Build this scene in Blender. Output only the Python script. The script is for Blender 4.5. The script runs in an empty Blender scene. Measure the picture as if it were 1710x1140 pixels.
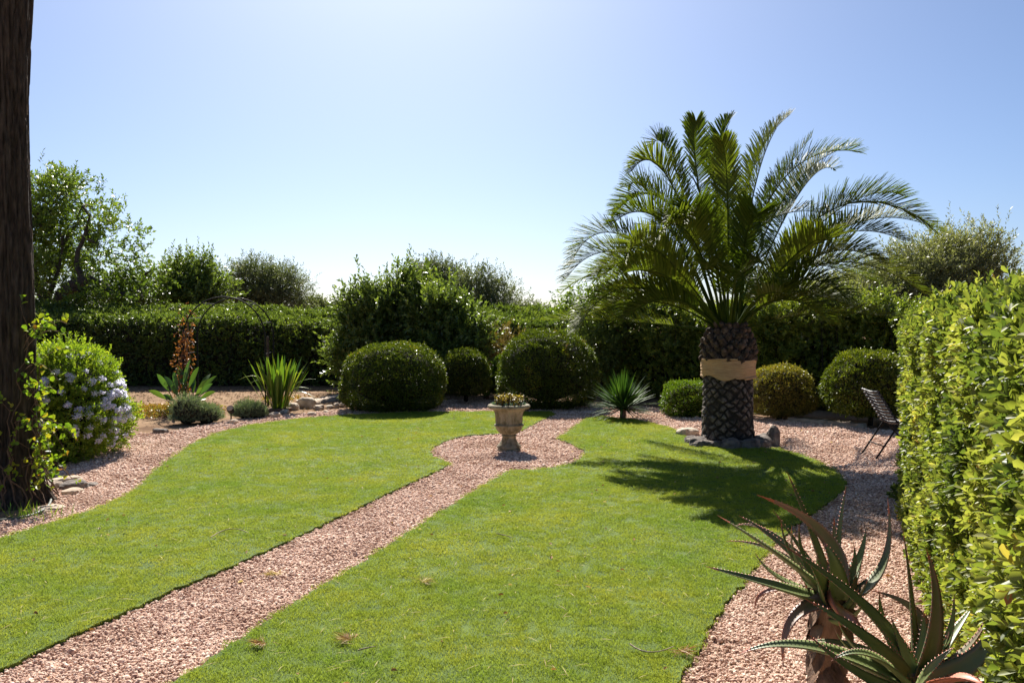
import bpy, math, random
import numpy as np
from mathutils import Vector, Matrix, noise
C = bpy.context.scene.collection
R = math.radians
# ---------------------------------------------------------------- camera, sky, sun, exposure
CAM_H = 1.75; F = 1380.0; PITCH = math.atan(35 / F)
cam_d = bpy.data.cameras.new('camera'); cam = bpy.data.objects.new('camera', cam_d); C.objects.link(cam)
cam.location = (0, 0, CAM_H); cam.rotation_euler = (math.pi / 2 - PITCH, 0, 0)
cam_d.sensor_width = 36; cam_d.lens = 36 * F / 1710; cam_d.clip_end = 9000; cam_d.clip_start = .05
bpy.context.scene.camera = cam
SUN_EL = R(42); SUN_AZ = R(-8)          # azimuth clockwise from +Y
w = bpy.data.worlds.new('World'); bpy.context.scene.world = w; w.use_nodes = True
nt = w.node_tree; sky = nt.nodes.new('ShaderNodeTexSky'); sky.sky_type = 'NISHITA'; sky.sun_disc = False
sky.sun_elevation = SUN_EL; sky.sun_rotation = SUN_AZ; sky.altitude = 0; sky.air_density = .75; sky.dust_density = 1.15; sky.ozone_density = 6
bg = nt.nodes['Background']; bg.inputs[1].default_value = .054; nt.links.new(sky.outputs[0], bg.inputs[0])
sd = bpy.data.lights.new('sun', 'SUN'); sd.energy = 5.0; sd.angle = R(.53); sd.color = (1, .95, .87)
sun = bpy.data.objects.new('sun', sd); C.objects.link(sun)
sdir = Vector((math.sin(SUN_AZ) * math.cos(SUN_EL), math.cos(SUN_AZ) * math.cos(SUN_EL), math.sin(SUN_EL)))
sun.rotation_euler = (-sdir).to_track_quat('-Z', 'Y').to_euler(); sun.location = (0, 0, 30)
vs = bpy.context.scene.view_settings; vs.view_transform = 'Standard'; vs.look = 'None'; vs.gamma = 1; vs.use_curve_mapping = False; vs.exposure = 1.2
cy = bpy.context.scene.cycles; cy.max_bounces = 8; cy.diffuse_bounces = 3; cy.transmission_bounces = 4; cy.transparent_max_bounces = 4

# ---------------------------------------------------------------- helpers
def ray(px, py):
    x, y = (px - 855) / F, (570 - py) / F
    c, s = math.cos(PITCH), math.sin(PITCH)
    return Vector((x, c + y * s, y * c - s))
def G(px, py):                     # ground position of a measured direction
    r = ray(px, py); t = -CAM_H / r.z
    return (r.x * t, r.y * t)
def P(px, py, d):                  # position at forward distance d
    r = ray(px, py); t = d / r.y
    return Vector((r.x * t, d, CAM_H + r.z * t))
def setp(o, label=None, cat=None, group=None, kind=None):
    if label: o['label'] = label
    if cat: o['category'] = cat
    if group: o['group'] = group
    if kind: o['kind'] = kind
    return o
def thing(name, loc, label, cat, group=None):
    o = bpy.data.objects.new(name, None); C.objects.link(o); o.location = loc; o.empty_display_size = .2
    return setp(o, label, cat, group)
class B:                           # mesh collector
    def __init__(s): s.v = []; s.f = []; s.r = []; s.n = 0
    def add(s, V, Fc, rnd=None):
        V = np.asarray(V, float).reshape(-1, 3); Fc = np.asarray(Fc, int)
        s.v.append(V); s.f.append(Fc + s.n); s.n += len(V)
        s.r.append(np.full(len(Fc), .5) if rnd is None else np.asarray(rnd, float))
    def build(s, name, mat, parent=None, smooth=False, origin=None):
        V = np.concatenate(s.v)
        off = np.zeros(3)
        if parent is not None: off = np.array(parent_world(parent))
        elif origin is not None: off = np.array(origin, float)
        V = V - off
        me = bpy.data.meshes.new(name)
        me.vertices.add(len(V)); me.vertices.foreach_set('co', V.astype(np.float32).ravel())
        sizes = np.concatenate([np.full(len(f), f.shape[1]) for f in s.f])
        loops = np.concatenate([f.ravel() for f in s.f])
        me.loops.add(len(loops)); me.loops.foreach_set('vertex_index', loops.astype(np.int32))
        me.polygons.add(len(sizes)); st = np.concatenate([[0], np.cumsum(sizes)[:-1]])
        me.polygons.foreach_set('loop_start', st.astype(np.int32)); me.polygons.foreach_set('loop_total', sizes.astype(np.int32))
        if smooth: me.polygons.foreach_set('use_smooth', np.ones(len(sizes), bool))
        a = me.attributes.new('rnd', 'FLOAT', 'FACE'); a.data.foreach_set('value', np.concatenate(s.r).astype(np.float32))
        me.update(calc_edges=True); me.materials.append(mat)
        o = bpy.data.objects.new(name, me); C.objects.link(o)
        if parent is not None: o.parent = parent
        elif origin is not None: o.location = origin
        return o
def parent_world(p):
    v = Vector((0, 0, 0))
    while p is not None: v += p.location; p = p.parent
    return v
def nrm(a): return a / np.maximum(np.linalg.norm(a, axis=-1, keepdims=True), 1e-9)
def tube(b, pts, rad, sides=8, cap=True, rough=0, seed=0, rnd=None):
    pts = np.array([tuple(p) for p in pts], float); n = len(pts)
    rad = np.full(n, rad) if np.isscalar(rad) else np.asarray(rad, float)
    T = nrm(np.gradient(pts, axis=0))
    ref = np.array([0, 0, 1.]) if abs(T[0][2]) < .9 else np.array([1., 0, 0])
    U = nrm(np.cross(T[0], ref)); rows = []
    rg = np.random.default_rng(seed)
    for i in range(n):
        U = nrm(U - T[i] * np.dot(U, T[i])); W = np.cross(T[i], U)
        a = np.arange(sides) * 2 * math.pi / sides
        rr = rad[i] * (1 + (rg.normal(0, rough, sides) if rough else 0))
        rows.append(pts[i] + (np.cos(a) * rr)[:, None] * U + (np.sin(a) * rr)[:, None] * W)
    V = np.concatenate(rows); f = []
    for i in range(n - 1):
        for k in range(sides):
            k2 = (k + 1) % sides
            f.append((i * sides + k, i * sides + k2, (i + 1) * sides + k2, (i + 1) * sides + k))
    b.add(V, f, None if rnd is None else np.full(len(f), rnd))
    if cap:
        c0 = np.vstack([rows[0], pts[0]]); b.add(c0, [(sides, (k + 1) % sides, k) for k in range(sides)])
        c1 = np.vstack([rows[-1], pts[-1]]); b.add(c1, [(sides, k, (k + 1) % sides) for k in range(sides)])
def bez(a, m, c, n):               # curve through a .. m(at half) .. c
    a, m, c = [np.array(tuple(q), float) for q in (a, m, c)]
    k = 2 * m - .5 * (a + c); t = np.linspace(0, 1, n)[:, None]
    return (1 - t) ** 2 * a + 2 * t * (1 - t) * k + t * t * c
def lathe(b, prof, sides=48, disp=None, origin=(0, 0, 0)):
    rows = []; a = np.arange(sides) * 2 * math.pi / sides
    for r, z in prof:
        rr = np.full(sides, r) if disp is None else r + disp(a, z)
        rows.append(np.stack([np.cos(a) * rr, np.sin(a) * rr, np.full(sides, z)], 1))
    V = np.concatenate(rows) + np.array(origin); n = len(prof); f = []
    for i in range(n - 1):
        for k in range(sides):
            k2 = (k + 1) % sides; f.append((i * sides + k, i * sides + k2, (i + 1) * sides + k2, (i + 1) * sides + k))
    b.add(V, f)
def box(b, c, s, rot=None):
    v = np.array([(x, y, z) for x in (-.5, .5) for y in (-.5, .5) for z in (-.5, .5)]) * np.array(s)
    if rot is not None: v = v @ np.array(rot.to_3x3()).T
    b.add(v + np.array(tuple(c)), [(0, 1, 3, 2), (4, 6, 7, 5), (0, 4, 5, 1), (2, 3, 7, 6), (0, 2, 6, 4), (1, 5, 7, 3)])
def leaves(b, Pt, D, N, L, W, rnd, fine=False, droop=.12, fold=.18):
    D = nrm(D); S = nrm(np.cross(D, N)); N = np.cross(S, D); n = len(Pt)
    L = np.broadcast_to(L, n)[:, None]; W = np.broadcast_to(W, n)[:, None]
    if not fine:
        V = np.stack([Pt, Pt + D * .5 * L + S * .5 * W + N * fold * W, Pt + D * L - N * droop * L, Pt + D * .5 * L - S * .5 * W + N * fold * W], 1)
        b.add(V, np.arange(n * 4).reshape(n, 4), rnd)
    else:
        def q(u, s, h): return Pt + D * u * L + S * s * W + N * (h * W - droop * u * u * L)
        V = np.stack([q(0, 0, 0), q(.35, .36, fold), q(.75, .47, fold), q(1, 0, 0), q(.75, -.47, fold), q(.35, -.36, fold)], 1)
        i = np.arange(n)[:, None] * 6
        b.add(V, np.concatenate([i + [0, 1, 2, 3], i + [0, 3, 4, 5]]), np.concatenate([rnd, rnd]))
def sprigs(b, rg, Pt, D, length, k, L, W, spread=.9, fine=False, fold=.18, tip=True, rb=None):
    """k leaves placed round each short shoot"""
    D = nrm(D); n = len(Pt); length = np.broadcast_to(length, n)
    t = np.tile(np.linspace(.15, 1, k), n); ang = np.tile(np.arange(k) * 2.4, n) + np.repeat(rg.uniform(0, 6.28, n), k)
    Dr = np.repeat(D, k, 0); Pr = np.repeat(Pt, k, 0); lr = np.repeat(length, k)
    ref = nrm(rg.normal(size=(n, 3))); ref = np.repeat(ref, k, 0)
    U = nrm(np.cross(Dr, ref)); V = np.cross(Dr, U)
    rad = U * np.cos(ang)[:, None] + V * np.sin(ang)[:, None]
    sp = spread * (1.25 - .65 * t)[:, None]
    LD = nrm(Dr * (1.0) + rad * sp + rg.normal(0, .15, (n * k, 3)))
    base = Pr + Dr * (t * lr)[:, None]
    cl = np.repeat(rg.uniform(0, 1, n) if rb is None else rb, k)
    rnd = np.clip(cl * .55 + .45 * rg.uniform(0, 1, n * k), 0, 1)
    sc = rg.uniform(.5, 1.3, n * k)
    leaves(b, base, LD, Dr + .3 * rad * 0 + rg.normal(0, .25, (n * k, 3)), L * sc, W * sc, rnd, fine, fold=fold)
def mat(name):
    m = bpy.data.materials.new(name); m.use_nodes = True
    t = m.node_tree; return m, t, t.nodes['Principled BSDF'], t.nodes['Material Output']
def ramp(t, cols, pos=None):
    r = t.nodes.new('ShaderNodeValToRGB'); e = r.color_ramp.elements
    pos = pos or [i / (len(cols) - 1) for i in range(len(cols))]
    while len(e) < len(cols): e.new(.5)
    for x, p, c in zip(e, pos, cols): x.position = p; x.color = (*c, 1)
    return r
def leaf_mat(name, cols, pos=None, trans=.38, rough=.45, spec=.4, tcol=(1.25, 1.35, .55)):
    m, t, p, out = mat(name)
    a = t.nodes.new('ShaderNodeAttribute'); a.attribute_name = 'rnd'
    r = ramp(t, cols, pos); t.links.new(a.outputs['Fac'], r.inputs[0])
    t.links.new(r.outputs[0], p.inputs['Base Color']); p.inputs['Roughness'].default_value = rough
    p.inputs['Specular IOR Level'].default_value = spec
    tr = t.nodes.new('ShaderNodeBsdfTranslucent'); mu = t.nodes.new('ShaderNodeMix'); mu.data_type = 'RGBA'; mu.blend_type = 'MULTIPLY'; mu.inputs[0].default_value = 1
    t.links.new(r.outputs[0], mu.inputs[6]); mu.inputs[7].default_value = (*tcol, 1); t.links.new(mu.outputs[2], tr.inputs[0])
    mx = t.nodes.new('ShaderNodeMixShader'); mx.inputs[0].default_value = trans
    t.links.new(p.outputs[0], mx.inputs[1]); t.links.new(tr.outputs[0], mx.inputs[2]); t.links.new(mx.outputs[0], out.inputs[0])
    return m
def noise_mat(name, cols, scale=5, detail=6, rough=.85, bump=.3, bscale=40, pos=None, stretch=(1, 1, 1), bdist=.02, spec=.3, rr=.6):
    m, t, p, out = mat(name)
    tc = t.nodes.new('ShaderNodeNewGeometry'); mp = t.nodes.new('ShaderNodeMapping'); mp.inputs['Scale'].default_value = stretch
    t.links.new(tc.outputs['Position'], mp.inputs[0])
    n = t.nodes.new('ShaderNodeTexNoise'); n.inputs['Scale'].default_value = scale; n.inputs['Detail'].default_value = detail; n.inputs['Roughness'].default_value = rr
    t.links.new(mp.outputs[0], n.inputs[0])
    r = ramp(t, cols, pos or list(np.linspace(.3, .7, len(cols)))); t.links.new(n.outputs[0], r.inputs[0]); t.links.new(r.outputs[0], p.inputs['Base Color'])
    n2 = t.nodes.new('ShaderNodeTexNoise'); n2.inputs['Scale'].default_value = bscale; n2.inputs['Detail'].default_value = 5; t.links.new(mp.outputs[0], n2.inputs[0])
    bm = t.nodes.new('ShaderNodeBump'); bm.inputs['Strength'].default_value = bump; bm.inputs['Distance'].default_value = bdist
    t.links.new(n2.outputs[0], bm.inputs['Height']); t.links.new(bm.outputs[0], p.inputs['Normal'])
    p.inputs['Roughness'].default_value = rough; p.inputs['Specular IOR Level'].default_value = spec
    return m
def fbm(V, s, seed=0):
    return np.array([noise.noise(Vector(v) * s + Vector((seed * 7.3, seed * 3.1, seed))) for v in np.asarray(V).tolist()])

# ---------------------------------------------------------------- materials
M = {}
M['soil'] = noise_mat('dry_soil', [(.12, .068, .038), (.23, .145, .085), (.31, .21, .125)], 1.3, 9, .95, .8, 22, bdist=.03, spec=.05)
M['gravel'] = noise_mat('gravel_bed', [(.24, .12, .08), (.48, .32, .24), (.60, .45, .36)], 40, 6, .9, 1, 60, bdist=.015)
M['turf'] = noise_mat('turf_backing', [(.06, .10, .012), (.11, .16, .018)], 3, 6, .9, .6, 150)
M['bark'] = noise_mat('grooved_bark', [(.016, .011, .008), (.055, .038, .027), (.09, .065, .048)], 26, 7, .95, 1, 34, stretch=(1, 1, .22), bdist=.03)
M['bark_grey'] = noise_mat('tree_bark', [(.03, .022, .016), (.10, .075, .055)], 14, 5, .9, .6, 30)
M['core_twigs'] = noise_mat('dark_core_twigs', [(.012, .010, .006), (.035, .028, .016)], 20, 4, .95, .8, 40)  # near-black, puts interior shade into the plant cores; also colours the stems
M['trunk_brown'] = noise_mat('brown_bark', [(.09, .05, .03), (.20, .12, .08)], 12, 5, .9, .5, 30)
M['rock'] = noise_mat('rock_face', [(.24, .18, .13), (.46, .37, .28), (.62, .54, .43)], 9, 8, .9, .8, 25)
M['rock_dark'] = noise_mat('dark_rock_face', [(.06, .05, .045), (.16, .13, .11), (.26, .22, .18)], 9, 8, .9, .8, 25)
M['pale_stone'] = noise_mat('pale_stone', [(.34, .25, .18), (.50, .40, .30)], 6, 8, .9, .5, 25)
M['black_metal'] = noise_mat('black_metal', [(.008, .008, .008), (.016, .015, .014)], 20, 3, .7, .1, 60, spec=.15)
M['dark_wood'] = noise_mat('dark_weave', [(.025, .02, .018), (.06, .05, .045)], 30, 4, .5, .3, 80, spec=.5)
M['palm_boot'] = noise_mat('palm_boot', [(.020, .013, .010), (.085, .058, .042), (.19, .14, .11)], 16, 6, .95, .9, 50)
M['band'] = noise_mat('tan_wrapping', [(.44, .26, .12), (.62, .41, .22)], 8, 5, .8, .5, 60, stretch=(1, 1, 6))
M['urn'] = noise_mat('mossy_stone', [(.08, .07, .038), (.19, .16, .095), (.30, .255, .18), (.22, .24, .13)], 9, 8, .9, .7, 45, stretch=(1, 1, .5), pos=[.32, .47, .58, .7])
M['hose'] = noise_mat('hose_rubber', [(.10, .11, .09), (.16, .17, .14)], 20, 3, .5, .1, 60)
M['hill'] = noise_mat('hill_scrub', [(.05, .07, .03), (.12, .13, .08)], .02, 6, .95, .2, .1)
def pmat():
    m, t, p, out = mat('palm_trunk_scars')
    a = t.nodes.new('ShaderNodeAttribute'); a.attribute_name = 'rnd'
    r = ramp(t, [(.022, .016, .012), (.045, .034, .026), (.14, .11, .085), (.24, .20, .165)], [0, .3, .52, 1]); t.links.new(a.outputs['Fac'], r.inputs[0])
    n = t.nodes.new('ShaderNodeTexNoise'); n.inputs['Scale'].default_value = 30; n.inputs['Detail'].default_value = 8
    g = t.nodes.new('ShaderNodeNewGeometry'); t.links.new(g.outputs['Position'], n.inputs[0])
    r2 = ramp(t, [(.35, .35, .35), (1.2, 1.2, 1.2)], [.35, .65]); t.links.new(n.outputs[0], r2.inputs[0])
    mu = t.nodes.new('ShaderNodeMix'); mu.data_type = 'RGBA'; mu.blend_type = 'MULTIPLY'; mu.inputs[0].default_value = 1
    t.links.new(r.outputs[0], mu.inputs[6]); t.links.new(r2.outputs[0], mu.inputs[7]); t.links.new(mu.outputs[2], p.inputs['Base Color'])
    bm = t.nodes.new('ShaderNodeBump'); bm.inputs['Strength'].default_value = .8; bm.inputs['Distance'].default_value = .01
    t.links.new(n.outputs[0], bm.inputs['Height']); t.links.new(bm.outputs[0], p.inputs['Normal']); p.inputs['Roughness'].default_value = .95
    return m
M['palm_trunk'] = pmat()
def pebble_mat(name, cols, pos=None, scale=38):
    m, t, p, out = mat(name)
    oi = t.nodes.new('ShaderNodeNewGeometry'); wn = t.nodes.new('ShaderNodeTexNoise'); wn.inputs['Scale'].default_value = scale; wn.inputs['Detail'].default_value = 3
    t.links.new(oi.outputs['Position'], wn.inputs[0])
    r = ramp(t, cols, pos); t.links.new(wn.outputs[0], r.inputs[0])
    w2 = t.nodes.new('ShaderNodeTexNoise'); w2.inputs['Scale'].default_value = 1.7; w2.inputs['Detail'].default_value = 5; t.links.new(oi.outputs['Position'], w2.inputs[0])
    r2 = ramp(t, [(.78, .72, .68), (1.05, 1.05, 1.05)], [.38, .56]); t.links.new(w2.outputs[0], r2.inputs[0])
    mu = t.nodes.new('ShaderNodeMix'); mu.data_type = 'RGBA'; mu.blend_type = 'MULTIPLY'; mu.inputs[0].default_value = 1
    t.links.new(r.outputs[0], mu.inputs[6]); t.links.new(r2.outputs[0], mu.inputs[7]); t.links.new(mu.outputs[2], p.inputs['Base Color']); p.inputs['Roughness'].default_value = .9; p.inputs['Specular IOR Level'].default_value = .15
    return m
M['pebble'] = pebble_mat('pink_gravel_stone', [(.24, .12, .09), (.55, .37, .28), (.73, .53, .41), (.90, .78, .64)], [.3, .43, .56, .7])
def blade_mat():
    m, t, p, out = mat('turf_blades')
    g = t.nodes.new('ShaderNodeNewGeometry')
    n = t.nodes.new('ShaderNodeTexNoise'); n.inputs['Scale'].default_value = 1.1; n.inputs['Detail'].default_value = 5; n.inputs['Roughness'].default_value = .65
    t.links.new(g.outputs['Position'], n.inputs[0])
    n2 = t.nodes.new('ShaderNodeTexNoise'); n2.inputs['Scale'].default_value = 55; n2.inputs['Detail'].default_value = 2; t.links.new(g.outputs['Position'], n2.inputs[0])
    r = ramp(t, [(.235, .335, .036), (.31, .375, .04), (.40, .425, .046)], [.34, .5, .66]); t.links.new(n.outputs[0], r.inputs[0])
    r2 = ramp(t, [(.7, .7, .7), (1, 1, 1), (1.3, 1.25, 1.5)], [.35, .5, .68]); t.links.new(n2.outputs[0], r2.inputs[0])
    mu = t.nodes.new('ShaderNodeMix'); mu.data_type = 'RGBA'; mu.blend_type = 'MULTIPLY'; mu.inputs[0].default_value = 1
    t.links.new(r.outputs[0], mu.inputs[6]); t.links.new(r2.outputs[0], mu.inputs[7])
    t.links.new(mu.outputs[2], p.inputs['Base Color']); p.inputs['Roughness'].default_value = .6; p.inputs['Specular IOR Level'].default_value = .15
    tr = t.nodes.new('ShaderNodeBsdfTranslucent'); t.links.new(mu.outputs[2], tr.inputs[0])
    mx = t.nodes.new('ShaderNodeMixShader'); mx.inputs[0].default_value = .45
    t.links.new(p.outputs[0], mx.inputs[1]); t.links.new(tr.outputs[0], mx.inputs[2]); t.links.new(mx.outputs[0], out.inputs[0])
    return m
M['blade'] = blade_mat()
M['straw'] = leaf_mat('dry_straw', [(.38, .28, .13), (.62, .50, .28)], trans=.2, rough=.8, spec=.1)
M['dry_leaf'] = leaf_mat('dry_leaf', [(.22, .10, .05), (.42, .24, .13), (.62, .50, .36)], trans=.2, rough=.8, spec=.1)
M['hedge_near'] = leaf_mat('glossy_yellow_green_leaf', [(.04, .065, .02), (.12, .16, .04), (.24, .26, .06), (.38, .37, .12), (.48, .32, .08), (.36, .14, .06)], [0, .3, .6, .9, .975, 1], .45, .45, .3)
M['hedge_back'] = leaf_mat('hedge_leaf', [(.045, .07, .018), (.11, .15, .032), (.22, .26, .05)], trans=.42, rough=.38, spec=.5)
M['hedge_right'] = leaf_mat('loose_hedge_leaf', [(.07, .10, .02), (.17, .215, .035), (.32, .34, .05), (.28, .18, .08)], [0, .5, .93, 1], .38, .4)
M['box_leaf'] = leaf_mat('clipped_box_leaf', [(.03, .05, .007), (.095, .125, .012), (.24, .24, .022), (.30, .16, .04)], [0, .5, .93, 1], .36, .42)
M['box_leaf_red'] = leaf_mat('clipped_leaf_reddish', [(.07, .07, .018), (.18, .165, .03), (.27, .20, .035), (.30, .13, .05)], [0, .45, .8, 1], .42, .42)
M['box_leaf_bright'] = leaf_mat('clipped_leaf_bright', [(.04, .09, .006), (.10, .16, .012), (.17, .21, .015)], trans=.4, rough=.42)
M['laurel'] = leaf_mat('laurel_leaf', [(.055, .085, .022), (.13, .175, .04), (.24, .28, .065)], trans=.42, rough=.4, spec=.5)
M['carob'] = leaf_mat('carob_leaf', [(.05, .085, .018), (.13, .19, .03), (.23, .27, .045), (.20, .09, .04)], [0, .5, .96, 1], .42, .4)
M['olive'] = leaf_mat('olive_leaf', [(.06, .075, .035), (.12, .14, .07), (.20, .21, .12)], trans=.35, rough=.45)
M['olive_silver'] = leaf_mat('silvery_olive_leaf', [(.10, .11, .05), (.22, .225, .11), (.36, .35, .21)], trans=.35, rough=.45)
M['brown_shrub'] = leaf_mat('brownish_leaf', [(.10, .075, .025), (.19, .12, .045), (.16, .16, .04)], trans=.35)
M['palm_leaf'] = leaf_mat('palm_leaflet', [(.04, .07, .008), (.09, .12, .014), (.18, .20, .03)], trans=.36, rough=.55, spec=.15)
M['rachis'] = leaf_mat('palm_rachis', [(.18, .17, .045), (.26, .22, .07)], trans=.05)
M['plumbago'] = leaf_mat('plumbago_leaf', [(.09, .16, .016), (.22, .30, .03), (.36, .40, .045)], trans=.5, rough=.5)
M['flower'] = leaf_mat('pale_blue_petal', [(.78, .76, .90), (.86, .84, .93), (.93, .91, .96)], trans=.6, tcol=(1, 1, 1.05))
M['vine'] = leaf_mat('vine_leaf', [(.07, .14, .02), (.18, .26, .02), (.34, .34, .03), (.30, .09, .02)], [0, .45, .8, 1], .45)
M['rust_vine'] = leaf_mat('rusty_dry_leaf', [(.07, .03, .015), (.20, .07, .03), (.36, .13, .04), (.18, .2, .03)], [0, .45, .85, 1], .4)
M['strap'] = leaf_mat('strap_leaf', [(.04, .09, .015), (.10, .17, .02), (.25, .30, .03)], trans=.4, rough=.35)
M['paddle'] = leaf_mat('paddle_leaf', [(.03, .08, .02), (.07, .14, .03), (.13, .2, .03)], trans=.35, rough=.35)
M['lavender'] = leaf_mat('grey_green_needle', [(.10, .14, .08), (.19, .24, .15), (.28, .32, .22)], trans=.25, rough=.7)
M['yucca'] = leaf_mat('yucca_leaf', [(.018, .05, .012), (.045, .10, .018), (.09, .16, .03)], trans=.25, rough=.6, spec=.15)
M['succulent'] = leaf_mat('golden_succulent_leaf', [(.14, .13, .02), (.30, .22, .03), (.42, .28, .05)], trans=.4, rough=.4)
M['succulent_blue'] = leaf_mat('bluish_succulent_leaf', [(.12, .18, .14), (.22, .30, .25)], trans=.2)
M['soil_litter'] = leaf_mat('soil_litter', [(.07, .04, .022), (.17, .105, .06), (.28, .19, .115)], trans=.1, rough=.9, spec=.05)
M['twig_pale'] = noise_mat('pale_twig_bark', [(.20, .15, .10), (.42, .34, .25)], 20, 4, .9, .3, 60)
M['weed'] = leaf_mat('creeping_weed_leaf', [(.30, .12, .04), (.34, .2, .05), (.22, .26, .04)], trans=.35)
def aloe_mat():
    m, t, p, out = mat('aloe_skin')
    a = t.nodes.new('ShaderNodeAttribute'); a.attribute_name = 'rnd'
    g = t.nodes.new('ShaderNodeNewGeometry'); n = t.nodes.new('ShaderNodeTexNoise'); n.inputs['Scale'].default_value = 9; n.inputs['Detail'].default_value = 6
    t.links.new(g.outputs['Position'], n.inputs[0])
    ma = t.nodes.new('ShaderNodeMath'); ma.operation = 'MULTIPLY_ADD'; ma.inputs[1].default_value = .4; t.links.new(n.outputs[0], ma.inputs[0])
    sb = t.nodes.new('ShaderNodeMath'); sb.operation = 'SUBTRACT'; sb.inputs[1].default_value = .24; t.links.new(a.outputs['Fac'], sb.inputs[0]); t.links.new(sb.outputs[0], ma.inputs[2])
    r = ramp(t, [(.15, .19, .05), (.13, .155, .055), (.19, .135, .085), (.30, .14, .10), (.48, .13, .06)], [0, .48, .66, .82, 1])
    t.links.new(ma.outputs[0], r.inputs[0]); t.links.new(r.outputs[0], p.inputs['Base Color']); p.inputs['Roughness'].default_value = .5
    p.inputs['Subsurface Weight'].default_value = .0
    bm = t.nodes.new('ShaderNodeBump'); bm.inputs['Strength'].default_value = .15; bm.inputs['Distance'].default_value = .005
    t.links.new(n.outputs[0], bm.inputs['Height']); t.links.new(bm.outputs[0], p.inputs['Normal'])
    return m
M['aloe'] = aloe_mat()
M['aloe_stem'] = noise_mat('aloe_stem', [(.07, .04, .025), (.19, .11, .07), (.30, .19, .12)], 18, 6, .9, .7, 40, stretch=(1, 1, .4))

# ---------------------------------------------------------------- ground
def in_poly(pts, poly):
    x, y = pts[:, 0], pts[:, 1]; ins = np.zeros(len(pts), bool); n = len(poly)
    for i in range(n):
        x1, y1 = poly[i]; x2, y2 = poly[(i + 1) % n]
        c = ((y1 > y) != (y2 > y)) & (x < (x2 - x1) * (y - y1) / ((y2 - y1) or 1e-9) + x1); ins ^= c
    return ins
def edge_dist(pts, poly):
    d = np.full(len(pts), 1e9)
    for i in range(len(poly)):
        a = np.array(poly[i]); e = np.array(poly[(i + 1) % len(poly)]) - a
        t = np.clip(((pts - a) @ e) / (e @ e + 1e-9), 0, 1); d = np.minimum(d, np.linalg.norm(pts - a - t[:, None] * e, axis=1))
    return d
def smooth_poly(p, it=2):
    p = [np.array(q, float) for q in p]
    for _ in range(it):
        q = []
        for i in range(len(p)):
            a, b2 = p[i], p[(i + 1) % len(p)]; q += [a * .75 + b2 * .25, a * .25 + b2 * .75]
        p = q
    return [tuple(q) for q in p]
def rough_poly(p, step=.05, amp=.006, seed=1):
    rg = np.random.default_rng(seed); out = []
    for i in range(len(p)):
        a = np.array(p[i]); e = np.array(p[(i + 1) % len(p)]) - a; L = np.linalg.norm(e); n = max(1, int(L / step))
        for k in range(n): out.append(tuple(a + e * k / n + rg.normal(0, amp, 2)))
    return out
import bmesh
def sheet(name, poly, z, m, thick=0, kind='structure'):
    bm = bmesh.new(); vs_ = [bm.verts.new((x, y, z)) for x, y in poly]; f = bm.faces.new(vs_)
    if f.normal.z < 0: f.normal_flip()
    f.normal_update()
    if thick:
        n = len(vs_); lo = [bm.verts.new((x, y, z - thick)) for x, y in poly]
        for i in range(n):
            j = (i + 1) % n; bm.faces.new((vs_[i], vs_[j], lo[j], lo[i]))
        bmesh.ops.recalc_face_normals(bm, faces=[q for q in bm.faces if q is not f])
    bmesh.ops.triangulate(bm, faces=[q for q in bm.faces if len(q.verts) > 4])
    me = bpy.data.meshes.new(name); bm.to_mesh(me); bm.free(); me.materials.append(m)
    o = bpy.data.objects.new(name, me); C.objects.link(o); setp(o, kind=kind); return o
def ground():
    b = B(); rings = []
    xs = np.concatenate([[-4000, -1500, -500, -150, -60, -35], np.linspace(-22, 18, 90), [30, 60, 150, 500, 1500, 4000]])
    ys = np.concatenate([[-2000, -300, -60, -15], np.linspace(-4, 34, 90), [50, 90, 200, 600, 1500, 4500]])
    X, Y = np.meshgrid(xs, ys); Z = np.zeros_like(X)
    V = np.stack([X, Y, Z], -1).reshape(-1, 3)
    dirt = (V[:, 1] > 16.5) & (V[:, 1] < 34) & (abs(V[:, 0]) < 22)
    V[dirt, 2] = .012 + fbm(V[dirt], .8) * .02
    nx, ny = len(xs), len(ys)
    f = [(j * nx + i, j * nx + i + 1, (j + 1) * nx + i + 1, (j + 1) * nx + i) for j in range(ny - 1) for i in range(nx - 1)]
    b.add(V, f); return setp(b.build('ground', M['soil'], smooth=True), kind='structure')
ground()
bh = B(); th = np.linspace(-1.2, 1.2, 80); rows = []
for k, dd in enumerate((2600, 3000, 3600)):
    hh = [0, 1, 0][k]
    rows.append([(math.sin(a) * dd, math.cos(a) * dd, -2 + hh * (34 + 26 * noise.noise(Vector((a * 5, 3, 0))) + 10 * noise.noise(Vector((a * 19, 1, 0))))) for a in th])
bh.add(np.array(rows).reshape(-1, 3), [(j * 80 + i, j * 80 + i + 1, (j + 1) * 80 + i + 1, (j + 1) * 80 + i) for j in range(2) for i in range(79)])
setp(bh.build('hills', M['hill'], smooth=True), kind='structure')

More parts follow.
